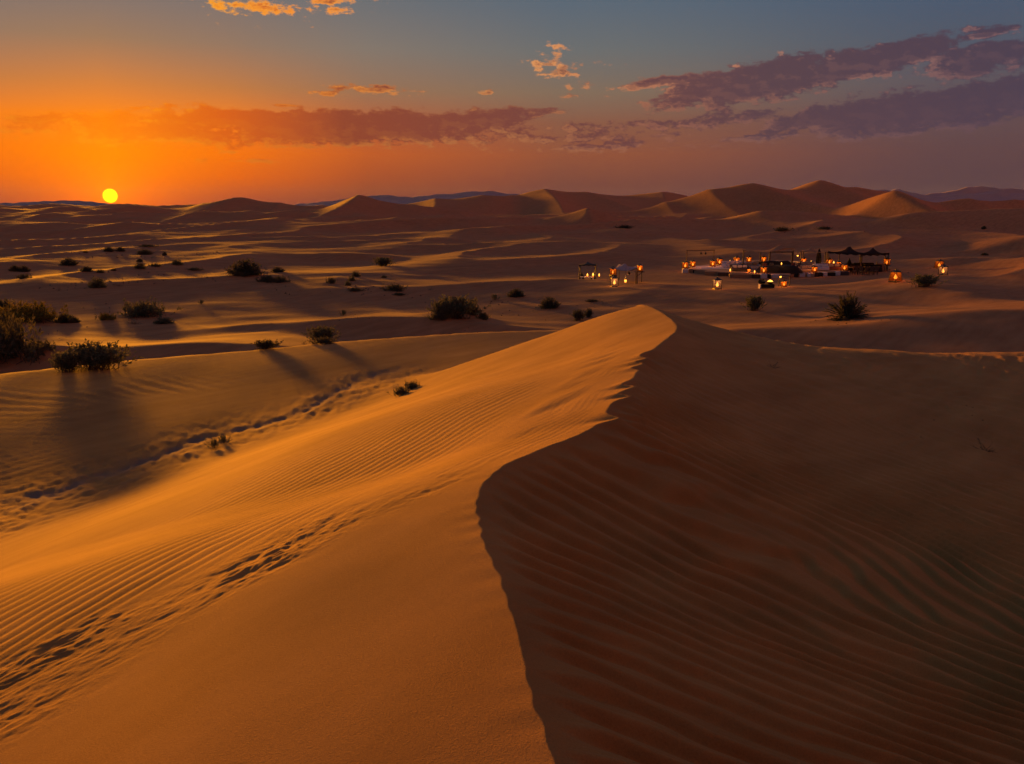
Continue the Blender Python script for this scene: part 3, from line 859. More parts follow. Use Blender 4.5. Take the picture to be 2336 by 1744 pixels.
# ------------------------------------------------------------------ lanterns
def make_lantern(pane_mat, H=1.0, Wd=0.52, flare=1.0):
    """a four sided candle lantern, one metre tall with its ring; flare > 1 widens it to the foot"""
    t = empty('candle_lantern')
    wt = Wd / 2; wb = Wd / 2 * flare
    MB().box((0, 0, 0.03), (wb * 2 + .06, wb * 2 + .06, 0.06)).build('base', IRON, t)
    zt = 0.70
    for sx in (-1, 1):
        for sy in (-1, 1):
            MB().tube([(sx * wb, sy * wb, 0.06), (sx * wt, sy * wt, zt)], 0.022, 4).build('post', IRON, t)
    for k in range(4):
        a = k * math.pi / 2; ca, sa = math.cos(a), math.sin(a)
        def rot(p): return (p[0] * ca - p[1] * sa, p[0] * sa + p[1] * ca, p[2])
        e = 0.03; i = 0.012
        P = [(-wb + e, -wb + .005, .065), (wb - e, -wb + .005, .065), (wt - e, -wt + .005, zt - .01), (-wt + e, -wt + .005, zt - .01)]
        Q = [(p[0], p[1] + i, p[2]) for p in P]
        MB().add([rot(p) for p in P + Q], [(0, 1, 2, 3), (7, 6, 5, 4), (0, 4, 5, 1), (1, 5, 6, 2), (2, 6, 7, 3), (3, 7, 4, 0)]).build('pane', pane_mat, t)
    roof = MB().box((0, 0, zt + .02), (Wd + .09, Wd + .09, .04)).build('roof', IRON, t)
    r2 = MB(); w = Wd / 2
    r2.add([(-w, -w, zt + .04), (w, -w, zt + .04), (w, w, zt + .04), (-w, w, zt + .04), (-.09, -.09, zt + .17), (.09, -.09, zt + .17), (.09, .09, zt + .17), (-.09, .09, zt + .17)],
           [(0, 1, 5, 4), (1, 2, 6, 5), (2, 3, 7, 6), (3, 0, 4, 7), (4, 5, 6, 7)])
    r2.lathe([(.06, zt + .17), (.06, zt + .21), (.085, zt + .22), (.02, zt + .25)], 8)
    r2.build('roof_cap', IRON, roof)
    ring = [(0.05 * math.cos(a), 0, zt + .27 + .05 * math.sin(a)) for a in np.linspace(0, 2 * math.pi, 9)]
    MB().tube(ring, .009, 4).build('carry_ring', IRON, t)
    can = MB().lathe([(.075, .06), (.075, .19), (.06, .20)], 10).build('candle', WAX, t)
    MB().lathe([(.03, .205), (.105, .25), (.115, .31), (.07, .42), (.008, .56)], 8).build('flame', FLAME, can, True)
    candle_light(t, (0, 0, .63))
    return t

# camp ground: z = 0; GF turns a full photograph pixel into a point on the plain
def GF(fx, fy, z=0.0):
    d = ray(fx * KF, fy * KF); t = (z - HC) / d[2]
    return Vector((d[0] * t, d[1] * t, z))
def HF(fx, fy):
    p = hit(fx * KF, fy * KF)
    return Vector(p)
def Z1(zx, zy): return 1500 + zx / 6.9156, 530 + zy / 6.9143      # reading positions off an enlargement
def Z2(zx, zy): return 1800 + zx / 6.9156, 530 + zy / 6.9143
def Z3(zx, zy): return 1280 + zx / 10.059, 580 + zy / 10.056
def Z4(zx, zy): return 2020 + zx / 12.294, 560 + zy / 12.292

def size_at(p, fpx):            # metres spanned by fpx full photograph pixels at p
    return fpx * KF / FPX * math.hypot(p.y, p.x * 0.0) * 1.02

PLAT = 0.46
lan_amber = make_lantern(AMBER)
lan_flare = make_lantern(AMBER, flare=1.28)
lan_pale = make_lantern(PALE)
used = set()
LANG = 'candle lanterns lit around the desert camp'
def lantern(src, p, h, label, rz=0.3, w=None):
    o = src if src.name not in used else copy_tree(src)
    used.add(src.name)
    o.location = p; o.scale = (h, h, h); o.rotation_euler = (0, 0, rz)
    tag(o, label, 'lantern', LANG)
    return o

def lan(src, zf, zx, zbase, ztop, label, z=0.0, rz=0.3, sand=False):
    fx, fy = zf(zx, zbase)
    p = HF(fx, fy) if sand else GF(fx, fy, z)
    s = {Z1: 6.9156, Z2: 6.9156, Z3: 10.059, Z4: 12.294}[zf]
    h = size_at(p, (zbase - ztop) / s) * 0.96
    lantern(src, p, h, label, rz)
    return p, h

# ------------------------------------------------------------------ the low stage of the camp
pl = empty('stage_platform', GF(1735, 618))
tag(pl, 'large low wooden platform with a pale rug floor in the middle of the camp', 'platform')
org = Vector(pl.location)
corners = [GF(1562, 621.5), GF(1640, 628.5), GF(1738, 634), GF(1845, 631.5), GF(1938, 626), GF(1912, 607), GF(1800, 601), GF(1690, 600.5), GF(1625, 607)]
def prism(pts, z0, z1, name, mat, parent, off):
    n = len(pts)
    P = [(p.x - off.x, p.y - off.y, z0) for p in pts] + [(p.x - off.x, p.y - off.y, z1) for p in pts]
    F = [tuple(range(n - 1, -1, -1)), tuple(range(n, 2 * n))] + [(i, (i + 1) % n, n + (i + 1) % n, n + i) for i in range(n)]
    return MB().add(P, F).build(name, mat, parent)
ctr = sum(corners, Vector()) / len(corners)
prism(corners, -0.3, PLAT - .10, 'frame', PLANK, pl, org)
inner = [ctr + (p - ctr) * 0.985 for p in corners]
prism(inner, PLAT - .09, PLAT - .02, 'deck', PLANK, pl, org)
# carpets, side by side
def at_ctr(u, v): return ctr + Vector((u, v, 0))
for i, (u, v, w, d, rz, mt) in enumerate([(-7.6, -1.2, 4.6, 5.6, .08, RUG), (-3.0, -1.0, 4.2, 8.5, .05, WHITE), (1.6, -1.5, 4.4, 8.0, .03, RUG), (6.2, -1.0, 4.2, 7.4, -.05, WHITE), (9.4, .5, 2.2, 5.4, -.1, RUG)]):
    c = at_ctr(u, v) - org
    MB().box((c.x, c.y, PLAT - .02 + .012 + i * .003), (w, d, .02), rz).build('carpet', mt, pl)

# ------------------------------------------------------------------ seats along the rim
def cube_seat(p, w, mat, h, rz, label, group=None, name='cube_seat', cat='seat'):
    t = empty(name, p, rz)
    MB().box((0, 0, h * .42), (w, .62, h * .84), bev=.03).build('body', mat, t)
    MB().box((0, 0, h * .92), (w + .03, .66, h * .16), bev=.04).build('cushion', mat, t)
    return tag(t, label, cat, group)
def span(zf, x0, x1, ybase, mat, label, name='cube_seat', cat='seat', group=None, hpx=60, rz=0.0):
    f0 = zf((x0 + x1) / 2, ybase); p = GF(*f0)
    w = size_at(p, (x1 - x0) / 6.9156) * .96; h = max(.42, size_at(p, hpx / 6.9156))
    return cube_seat(p, w, mat, h, rz, label, group, name, cat)
WG = 'white cube seats along the platform rim'
DG = 'dark benches along the platform rim'
span(Z1, 388, 478, 640, WHITE, 'white cube plinth under the lantern at the left tip of the platform', group=WG)
span(Z1, 486, 552, 638, PLANK, 'brown wooden box right of the white plinth at the left tip of the platform', 'wooden_box', 'box')
span(Z1, 556, 720, 644, BLACKC, 'long dark bench by the left tip of the platform', 'low_bench', 'bench', DG, 50, -.25)
span(Z1, 745, 930, 672, PLANK, 'left one of the two long wooden benches lit orange on the left front rim', 'low_bench', 'bench', None, 52, -.22)
span(Z1, 945, 1115, 688, WOOD, 'brown bench between the two orange lit wooden benches of the left rim', 'low_bench', 'bench', None, 50, -.2)
span(Z1, 1130, 1475, 716, PLANK, 'longest orange lit wooden bench on the front rim, left of the lantern plinth', 'low_bench', 'bench', None, 58, -.13)
span(Z1, 1485, 1612, 722, WOOD, 'brown wooden bench just left of the lantern plinth at the front corner', 'low_bench', 'bench', None, 56, -.1)
span(Z1, 1620, 1718, 724, WHITE, 'white cube plinth under the lantern at the front corner of the platform', group=WG, hpx=66)
span(Z1, 1725, 1780, 722, BLACKC, 'short black cube just right of the front corner lantern plinth', group=None, hpx=58)
span(Z1, 1792, 1925, 720, WHITE, 'wide white bench on the front rim behind the lantern frame', 'low_bench', 'bench', None, 58)
span(Z1, 1935, 2085, 716, CREAM, 'cream bench behind the lantern frame, right of the wide white bench', 'low_bench', 'bench', None, 54)
span(Z2, 10, 138, 704, BLACKC, 'black bench in the middle of the front rim, left of the three white seats', 'low_bench', 'bench', DG, 58)
span(Z2, 150, 240, 702, WHITE, 'white cube seat on the front rim between a black bench and a dark bench', group=WG)
span(Z2, 282, 332, 702, WHITE, 'narrow white cube seat left of the tall lantern on the front rim', group=WG)
span(Z2, 336, 386, 702, CREAM, 'narrow cream cube seat under the tall lantern on the front rim', group=None)
span(Z2, 392, 440, 698, WOOD, 'narrow brown cube right of the cream seat on the front rim', group=None)
span(Z2, 446, 520, 696, BLACKC, 'black cube seat between the brown cube and a white cube on the front rim', group=None)
span(Z2, 526, 592, 694, WHITE, 'white cube seat between two black seats on the front rim', group=WG)
span(Z2, 600, 720, 690, BLACKC, 'black bench left of the last white seat at the right end of the rim', 'low_bench', 'bench', DG, 56)
span(Z2, 728, 795, 680, WHITE, 'last white cube seat at the right end of the front rim', group=WG)
span(Z2, 802, 930, 676, GREYC, 'grey bench at the right end of the rim below the dark canopies', 'low_bench', 'bench', None, 50)

# ------------------------------------------------------------------ sofas on the stage
def sofa(p, w, d, mat, rz, label, cush=3, back=.75, cmat=None):
    t = empty('low_sofa', p, rz)
    MB().box((0, 0, .2), (w, d, .34), bev=.05).build('seat', mat, t)
    MB().box((0, d / 2 - .1, .5), (w, .2, back - .2), bev=.06).build('backrest', mat, t)
    for s in (-1, 1): MB().box((s * (w / 2 - .09), -.1, .43), (.17, d - .25, .22), bev=.05).build('armrest', mat, t)
    for k in range(cush):
        MB().box(((k - (cush - 1) / 2) * w / (cush + .6), d / 2 - .28, .55), (w / (cush + 1.2), .16, .34), bev=.06).build('cushion', cmat or mat, t)
    return tag(t, label, 'sofa', 'sofas on the platform')
def zp(zf, x, y, z=PLAT): return GF(*zf(x, y), z)
sofa(zp(Z1, 1440, 572), 2.7, .9, WHITE, .1, 'white sofa at the back under the sand coloured canopy, below a lantern', cmat=CREAM)
sofa(zp(Z1, 1190, 548), 3.0, .9, WHITE, .45, 'white sofa along the back left rim, left of the canopy')
sofa(zp(Z1, 1300, 610), 2.4, .8, GREYC, .2, 'grey sofa in the middle of the platform with a candle in front', cmat=WHITE)
sofa(zp(Z1, 1610, 560), 1.5, .8, GREYC, .0, 'small dark grey sofa under the canopy, right of the white sofa', 2)
sofa(zp(Z2, 210, 560), 3.2, .9, CREAM, .0, 'cream sofa glowing yellow in the lantern light at the back of the stage')
sofa(zp(Z2, 235, 622), 2.6, .8, CREAM, .0, 'brightest cream sofa behind the front rim in the middle of the stage')
sofa(zp(Z2, 500, 600), 1.8, .8, WHITE, -.05, 'white sofa right of the folded parasol', 2)
sofa(zp(Z2, 660, 590), 2.6, .8, REDC, -.1, 'red brown sofa below the left dark canopy, behind a lantern', 3, cmat=CREAM)

# big dark daybed with draped back
t = empty('draped_daybed', zp(Z1, 1925, 632))
def drape(name, w, d, h, mat, parent, seed, n=14):
    m = MB(); P = []; F = []
    for j in range(n + 1):
        for i in range(n + 1):
            u, v_ = i / n * 2 - 1, j / n * 2 - 1
            e = max(abs(u), abs(v_)); z = h * (1 - max(0, (e - .62) / .38) ** 1.4)
            fold = 1 + .07 * math.sin(7 * math.atan2(v_, u) + seed) * e
            P.append((u * w / 2 * fold, v_ * d / 2 * fold, max(0.0, z * (1 + .08 * float(noise(u * 1.7 + seed, v_ * 1.7, seed)) ))))
    for j in range(n):
        for i in range(n):
            a = j * (n + 1) + i; F.append((a, a + 1, a + n + 2, a + n + 1))
    m.add(P, F); o = m.build(name, mat, parent, True)
    return o
drape('mattress', 5.2, 2.2, .85, BLACKC, t, 3)
o = drape('backrest', 4.4, .9, 1.25, BLACKC, t, 5); o.location = (-.1, .9, 0)
for k, (u, mt) in enumerate([(-1.9, REDC), (-1.1, GREYC), (1.4, REDC), (2.0, GREYC)]):
    MB().box((u, -.45, .92), (.55, .22, .42), .2 * k, bev=.09).build('cushion', mt, t)
tag(t, 'big black draped daybed under the wooden goal frame in the middle of the stage', 'daybed')

# ------------------------------------------------------------------ posts, frames and canopies
def pole_frame(name, p0, p1, h0, h1, label, r=.05, mat=WOOD, hang=0):
    t = empty(name, (p0 + p1) / 2); t.location.z = min(p0.z, p1.z)
    o = Vector(t.location)
    a, b = p0 - o, p1 - o
    MB().tube([a, a + Vector((0, 0, h0))], r, 6).build('post', mat, t)
    MB().tube([b, b + Vector((0, 0, h1))], r, 6).build('post', mat, t)
    d = (b + Vector((0, 0, h1))) - (a + Vector((0, 0, h0)))
    MB().tube([a + Vector((0, 0, h0 - .06)) - d * .02, b + Vector((0, 0, h1 - .06)) + d * .02], r * .8, 6).build('beam', mat, t)
    for k in range(hang):
        q = a + Vector((0, 0, h0)) + d * (.52 + .17 * k)
        MB().tube([q - Vector((0, 0, .05)), q - Vector((0, 0, .3))], .01, 4).build('cord', IRON, t)
        MB().lathe([(.02, -.62), (.13, -.56), (.15, -.4), (.03, -.28)], 8, q).build('pendant', IRON, t)
    return tag(t, label, 'frame')
def hpx(p, z): return size_at(p, z / 6.9156)

a = zp(Z1, 455, 560, 0.0); b = zp(Z1, 880, 548, 0.0)
pole_frame('pole_frame', a, b, hpx(a, 270), hpx(b, 262), 'slim wooden frame with two hanging pots at the left end of the platform', .055, hang=2)
a = zp(Z1, 1757, 620); b = zp(Z1, 2112, 612)
pole_frame('pole_frame', a, b, hpx(a, 305), hpx(b, 300), 'dark wooden goal shaped frame over the black daybed', .10)
a = zp(Z1, 1908, 880, 0.0); b = zp(Z1, 2078, 886, 0.0)
pole_frame('pole_frame', a, b, hpx(a, 205), hpx(b, 200), 'small wooden frame standing on the sand in front of the platform, lanterns beside it', .05)

def canopy(name, P4, hs, peak, mat, label, sag=.15, posts=True, pmat=WOOD, n=12, drop=.16, peaks=None, pr=.07):
    """P4: four ground corners (front left, front right, back right, back left); hs: heights; peaks: [(u, v, h, width)]"""
    c = sum(P4, Vector()) / 4; c.z = min(p.z for p in P4)
    t = empty(name, c)
    L4 = [p - c for p in P4]
    for p, h in zip(L4, hs):
        if posts: MB().tube([p, p + Vector((0, 0, h))], pr, 6).build('post', pmat, t)
    peaks = peaks or [(.5, .5, peak, .3)]
    P = []; F = []
    for j in range(n + 1):
        for i in range(n + 1):
            u, v_ = i / n, j / n
            q = L4[0] * (1 - u) * (1 - v_) + L4[1] * u * (1 - v_) + L4[2] * u * v_ + L4[3] * (1 - u) * v_
            h = hs[0] * (1 - u) * (1 - v_) + hs[1] * u * (1 - v_) + hs[2] * u * v_ + hs[3] * (1 - u) * v_
            h -= sag * (math.sin(math.pi * u) * .6 + math.sin(math.pi * v_) * .4)
            for (pu, pv_, ph, pw) in peaks:
                e = math.hypot((u - pu), (v_ - pv_)) / pw
                h += ph * math.exp(-e * 1.9)
            P.append((q.x * 1.03, q.y * 1.03, q.z + h + .02))
    for j in range(n):
        for i in range(n):
            k = j * (n + 1) + i; F.append((k, k + 1, k + n + 2, k + n + 1))
    # cloth has thickness
    m = len(P)
    P2 = [(x, y, z - .02) for x, y, z in P]
    F2 = [tuple(m + i for i in reversed(f)) for f in F]
    edge = [i for i in range(n + 1)] + [(j + 1) * (n + 1) - 1 for j in range(1, n + 1)] + [n * (n + 1) + i for i in range(n - 1, -1, -1)] + [j * (n + 1) for j in range(n - 1, 0, -1)]
    F3 = [(edge[k], m + edge[k], m + edge[(k + 1) % len(edge)], edge[(k + 1) % len(edge)]) for k in range(len(edge))]
    MB().add(P + P2, F + F2 + F3).build('roof_cloth', mat, t, True)
    if drop:
        v = MB(); E = [Vector(P[e]) for e in edge] ; ne = len(E)
        V = []; W_ = []
        for k, e in enumerate(E):
            out = Vector((e.x, e.y, 0)).normalized() * .025
            dd = drop * (1 + .35 * math.sin(k * 2.1))
            V += [e + out, e + out - Vector((0, 0, dd)), e + out * 1.8, e + out * 1.8 - Vector((0, 0, dd))]
        for k in range(ne):
            a0, b0 = k * 4, ((k + 1) % ne) * 4
            W_ += [(a0, b0, b0 + 1, a0 + 1), (a0 + 2, a0 + 3, b0 + 3, b0 + 2), (a0 + 1, b0 + 1, b0 + 3, a0 + 3), (a0, a0 + 2, b0 + 2, b0)]
        v.add(V, W_).build('valance', mat, t)
    return tag(t, label, 'canopy', 'cloth canopies of the camp')

f1, f2, b1, b2 = zp(Z1, 1345, 590), zp(Z1, 1757, 618), zp(Z1, 2130, 545), zp(Z1, 1615, 520)
canopy('cloth_canopy', [f1, f2, b1, b2], [hpx(f1, 300), hpx(f2, 290), hpx(b1, 255), hpx(b2, 215)], .9, SANDCLOTH, 'wide sand coloured canopy on thin posts, its underside lit orange, left of the daybed', .25, drop=.08, peaks=[(.75, .65, .95, .5)])
f1, f2, b1, b2 = zp(Z2, 175, 560), zp(Z2, 560, 560), zp(Z2, 590, 520), zp(Z2, 215, 520)
canopy('cloth_canopy', [f1, f2, b1, b2], [hpx(f1, 248), hpx(f2, 240), hpx(b1, 205), hpx(b2, 215)], .8, SANDCLOTH, 'small sand coloured canopy behind the folded parasol, hard to see against the dune', .2, drop=.06, peaks=[(.35, .5, .75, .45)])
f1, f2, b1, b2 = zp(Z2, 605, 620, 0), zp(Z2, 1120, 650, 0), zp(Z2, 1110, 560, 0), zp(Z2, 780, 550, 0)
canopy('cloth_canopy', [f1, f2, b1, b2], [hpx(f1, 305), hpx(f2, 300), hpx(b1, 225), hpx(b2, 225)], 1.3, DARKCLOTH, 'taller of the two peaked dark canopies at the right end of the camp', .2, drop=.22, peaks=[(.55, .5, 1.15, .42)], pr=.06)
f1, f2, b1, b2 = zp(Z2, 1128, 652, 0), zp(Z2, 1548, 618, 0), zp(Z2, 1500, 560, 0), zp(Z2, 1140, 560, 0)
canopy('cloth_canopy', [f1, f2, b1, b2], [hpx(f1, 300), hpx(f2, 282), hpx(b1, 222), hpx(b2, 222)], 1.0, DARKCLOTH, 'rightmost dark canopy with a low peak and a lantern at its corner', .2, drop=.22, peaks=[(.42, .5, .95, .4)], pr=.06)

# the two shelters left of the stage
s3 = lambda p, z: size_at(p, z / 10.059)
f1, f2, b1, b2 = GF(*Z3(412, 612)), GF(*Z3(793, 606)), GF(*Z3(775, 575)), GF(*Z3(440, 575))
canopy('garden_shelter', [f1, f2, b1, b2], [s3(f1, 352), s3(f2, 350), s3(b1, 322), s3(b2, 322)], .5, GREENC, 'small black shelter with four posts and a flat dark roof, left of the camp', .02, drop=.12, peaks=[(.5, .5, .35, .55)], pr=.045, pmat=IRON)
f1, f2, b1, b2 = GF(*Z3(1200, 700)), GF(*Z3(1740, 752)), GF(*Z3(1845, 640)), GF(*Z3(1325, 600))
canopy('cloth_canopy', [f1, f2, b1, b2], [s3(f1, 385), s3(f2, 440), s3(b1, 392), s3(b2, 345)], .5, WHITECLOTH, 'white sagging canopy between two lanterns left of the platform', .55, drop=.05, peaks=[(.3, .75, .75, .3)], pr=.05)

# things inside the black shelter
def beanbag(p, h, w, label):
    t = empty('bean_bag', p)
    MB().lathe([(w * .42, 0), (w * .5, h * .14), (w * .46, h * .34), (w * .3, h * .6), (w * .13, h * .86), (w * .05, h)], 12).build('cover', BLACKC, t, True)
    MB().lathe([(w * .06, h * .98), (w * .09, h * 1.03), (w * .02, h * 1.07)], 8).build('top_knot', BLACKC, t)
    return tag(t, label, 'bean bag')
p = GF(*Z3(475, 590)); beanbag(p, s3(p, 165), s3(p, 120), 'taller pointed black bean bag at the left side of the black shelter')
p = GF(*Z3(733, 590)); beanbag(p, s3(p, 135), s3(p, 105), 'shorter pointed black bean bag at the right side of the black shelter')
p = GF(*Z3(600, 603)); t = empty('low_table', p); w = s3(p, 300)
MB().box((0, 0, .38), (w, .8, .06), bev=.02).build('tabletop', WHITE, t)
for sx in (-1, 1):
    for sy in (-1, 1): MB().box((sx * w * .44, sy * .32, .17), (.07, .07, .36)).build('leg', WHITE, t)
tag(t, 'low white table with glowing candles inside the black shelter', 'table')
TT = .41

# candles, bowls
def glow_candle(p, s, label, name='candle_jar', light=3.0, group='small candle jars'):
    t = empty(name, p)
    s *= .72
    j = MB().lathe([(.09 * s, 0), (.11 * s, .02 * s), (.12 * s, .18 * s), (.10 * s, .22 * s)], 10).build('jar', AMBER, t, True)
    MB().lathe([(.02 * s, .05 * s), (.07 * s, .12 * s), (.085 * s, .2 * s), (.05 * s, .32 * s), (.01 * s, .42 * s)], 8).build('flame', FLAME, t, True)
    candle_light(t, (0, 0, .5 * s), light)
    return tag(t, label, 'candle', group)
tb = Vector(t.location)
for dx, s, lb in ((.0, 1.3, 'left candle on the white table in the black shelter'), (.62, 1.5, 'middle candle on the white table, left of the right bean bag'), (1.75, 1.3, 'right candle on the white table by the shelter post')):
    glow_candle(tb + Vector((dx - .0, -.1, TT)) if dx < 1.5 else tb + Vector((1.28, -.2, TT)), s, lb)
glow_candle(zp(Z1, 1105, 500), 1.2, 'left of two small candles at the back left rim, between two lanterns')
glow_candle(zp(Z1, 1140, 496), 1.6, 'right of two small candles at the back left rim, between two lanterns')
glow_candle(zp(Z1, 1145, 625), 1.3, 'candle on the rug in front of the grey sofa')
glow_candle(zp(Z1, 1530, 648), 1.2, 'candle on the stage left of the front corner lantern')
glow_candle(zp(Z1, 1935, 640) + Vector((0, -.3, .9)), 1.1, 'candle on top of the black daybed')
glow_candle(zp(Z2, 345, 520), 2.0, 'bright candle left of the folded parasol')
glow_candle(zp(Z2, 702, 520), 1.8, 'candle between two lanterns below the left dark canopy')
glow_candle(zp(Z2, 600, 560), 1.8, 'low candle in front of the red brown sofa')
glow_candle(zp(Z2, 245, 600), 2.0, 'candle glowing between the two cream sofas')
# hanging bulbs
def hang_lamp(p, h, label):
    t = empty('hanging_lamp', p + Vector((0, 0, h)))
    MB().tube([(0, 0, .14), (0, 0, .75)], .012, 4).build('cord', IRON, t)
    MB().lathe([(.03, .16), (.12, .10), (.14, .04)], 8).build('lamp_cap', IRON, t)
    MB().lathe([(.02, -.12), (.10, -.06), (.12, .0), (.08, .05)], 8).build('bulb', FLAME, t, True)
    candle_light(t, (0, 0, -.25), 2)
    return tag(t, label, 'lamp')
p = zp(Z2, 125, 560); hang_lamp(p, hpx(p, 188), 'small lamp hanging on a cord under the sand canopy, right of the goal frame')
p = zp(Z1, 1930, 880, 0.0); hang_lamp(p, hpx(p, 178), 'small lamp hanging from the wooden frame in front of the platform')

# folded parasol
p = zp(Z2, 460, 545); h = hpx(p, 285)
t = empty('folded_parasol', p)
MB().tube([(0, 0, 0), (0, 0, h)], .04, 6).build('pole', WOOD, t)
m_ = MB(); prof = [(.26, .12 * h), (.30, .3 * h), (.27, .55 * h), (.18, .8 * h), (.05, .97 * h)]
P = []; F = []; nn = 16
for (r_, z_) in prof:
    for k in range(nn):
        a = 2 * math.pi * k / nn; rr_ = r_ * (1 + .16 * (-1) ** k); P.append((rr_ * math.cos(a), rr_ * math.sin(a), z_))
for i in range(len(prof) - 1):
    for k in range(nn): F.append((i * nn + k, i * nn + (k + 1) % nn, i * nn + nn + (k + 1) % nn, i * nn + nn + k))
F.append(tuple(range(nn - 1, -1, -1))); F.append(tuple(range((len(prof) - 1) * nn, len(prof) * nn)))
m_.add(P, F).build('folded_cloth', BLACKC, t)
MB().lathe([(.3, 0), (.3, .06), (.06, .1)], 12).build('foot', IRON, t)
tag(t, 'dark folded parasol standing upright between the sand canopy and the dark canopies', 'parasol')

# furniture below the dark canopies
def chair(p, rz, label, group='dark wooden chairs under the canopies'):
    t = empty('wooden_chair', p, rz)
    MB().box((0, 0, .45), (.46, .46, .06), bev=.015).build('seat', WOOD, t)
    MB().box((0, .22, .78), (.44, .05, .5), bev=.015).build('backrest', WOOD, t)
    for sx in (-1, 1):
        for sy in (-1, 1): MB().box((sx * .19, sy * .19, .21), (.05, .05, .42)).build('leg', WOOD, t)
    return tag(t, label, 'chair', group)
for k, (zx, zy, rz) in enumerate([(1040, 668, .2), (1120, 672, 0), (1205, 674, .1), (1290, 672, -.1), (1365, 668, -.2)]):
    chair(zp(Z2, zx, zy, 0), math.pi + rz, ['leftmost dark chair of the front row under the dark canopies', 'second dark chair from the left in front of the dark canopies', 'middle dark chair of the row of five in front of the dark canopies', 'second dark chair from the right in front of the dark canopies', 'rightmost dark chair of the front row under the dark canopies'][k])
def table(p, w, d, h, mat, label, rz=0):
    t = empty('low_table', p, rz)
    MB().box((0, 0, h), (w, d, .07), bev=.02).build('tabletop', mat, t)
    for sx in (-1, 1):
        for sy in (-1, 1): MB().box((sx * w * .43, sy * d * .4, h / 2 - .03), (.08, .08, h - .05)).build('leg', mat, t)
    return tag(t, label, 'table')
table(zp(Z2, 1205, 640, 0), 3.2, .9, .72, REDC, 'long dark red table behind the row of chairs under the dark canopies')
def dsofa(p, w, rz, label):
    o = sofa(p, w, .9, BLACKC, rz, label, 3, .95, WOOD); o.name = 'dark_sofa'; o['group'] = 'dark sofas under the dark canopies'; return o
dsofa(zp(Z2, 1010, 600, 0), 3.0, .05, 'black sofa at the left below the dark canopies, beside the lantern')
dsofa(zp(Z2, 1190, 590, 0), 2.6, 0, 'black sofa in the middle below the dark canopies, behind the red table')
dsofa(zp(Z2, 1330, 620, 0), 2.0, -.3, 'black sofa at the right below the dark canopies')
p = zp(Z2, 1440, 618, 0); t = empty('straw_screen', p); w = hpx(p, 130)
MB().box((0, 0, .52), (w, .06, .95)).build('panel', PLANK, t)
for sx in (-1, 1): MB().box((sx * w / 2, 0, .58), (.09, .09, 1.2)).build('post', WOOD, t)
tag(t, 'brown screen right of the black sofas, below the corner lantern', 'screen')
beanbag(zp(Z2, 945, 560, 0), 1.2, .9, 'black bean bag behind the left black sofa under the dark canopies')

# bench with fire bowl in front of the platform
p = HF(*Z1(1725, 888)); t = empty('low_table', p); w = hpx(p, 200)
MB().box((0, 0, .27), (w, .8, .36), bev=.04).build('body', BLACKC, t)
MB().box((-w * .56, 0, .2), (.1, .6, .44)).build('side_panel', WHITE, t)
tag(t, 'dark low table with a pale side in front of the platform, holding the fire bowl', 'table')
c = p + Vector((hpx(p, 45), 0, .45))
t = empty('fire_bowl', c)
MB().lathe([(.12, 0), (.30, .08), (.38, .2), (.34, .21)], 14).build('bowl', IRON, t, True)
MB().lathe([(.26, .17), (.27, .22), (.2, .28), (.1, .34), (.02, .38)], 12).build('flame', FLAME, t, True)
candle_light(t, (0, -.2, .75), 8)
tag(t, 'glowing fire bowl on the dark low table in front of the platform', 'fire bowl')
c = p + Vector((-hpx(p, 85), 0, .47)); t = empty('dark_cushion', c)
MB().box((0, 0, .2), (.75, .5, .4), .15, bev=.17).build('cushion', BLACKC, t)
MB().tube([(-.3, -.2, .2), (0, -.27, .2), (.3, -.2, .2)], .015, 4).build('piping', GREYC, t)
tag(t, 'plump black cushion on the dark table left of the fire bowl', 'cushion')

# ------------------------------------------------------------------ every lantern of the camp
A, FL, PA = lan_amber, lan_flare, lan_pale
lan(A, Z1, 435, 572, 435, 'amber lantern on the white plinth at the left tip of the platform', .44)
lan(A, Z1, 555, 548, 420, 'amber lantern second from the left end of the platform, under the slim frame', PLAT)
lan(A, Z1, 868, 540, 415, 'amber lantern at the foot of the right post of the slim frame', PLAT)
lan(A, Z1, 975, 513, 380, 'amber lantern on the back left rim, just right of the slim frame', PLAT)
lan(A, Z1, 1245, 492, 358, 'amber lantern on the back rim, left of the sand coloured canopy', PLAT)
def on_stand(src, zf, x, base, top, label, hz):
    pz, h = lan(src, zf, x, base, top, label, hz)
    t = empty('lantern_stand', Vector((pz.x, pz.y, PLAT)))
    hh = hz - PLAT
    MB().box((0, 0, hh - .04), (h * .66, h * .66, .075)).build('top', WOOD, t, )
    MB().tube([(0, 0, .06), (0, 0, hh - .07)], .05, 6).build('post', WOOD, t)
    MB().box((0, 0, .03), (h * .5, h * .5, .06)).build('foot', WOOD, t)
    tag(t, 'wooden stand under the ' + label, 'stand')
on_stand(A, Z1, 1440, 475, 360, 'left lantern beneath the sand coloured canopy', 1.1)
on_stand(A, Z1, 1675, 465, 360, 'right lantern beneath the sand coloured canopy', 1.1)
lan(A, Z1, 1440, 632, 560, 'small lantern standing on the rugs in the middle of the stage', PLAT)
lan(FL, Z1, 1672, 644, 515, 'bulging amber lantern on the white plinth at the front corner', .5)
lan(A, Z1, 2145, 622, 505, 'left of two amber lanterns right of the goal frame, close to its post', PLAT, rz=.5)
lan(A, Z1, 1990, 862, 735, 'amber lantern beside the small wooden frame in front of the platform', .0, sand=True)
lan(PA, Z1, 940, 895, 690, 'large black framed lantern with pale glass alone on the sand before the platform', sand=True, rz=0.1)
lan(A, Z2, 230, 492, 380, 'tall lantern on the back cream sofa, left of the parasol', .75)
lan(A, Z2, 400, 632, 505, 'lantern on the narrow cream seat of the front rim', .5)
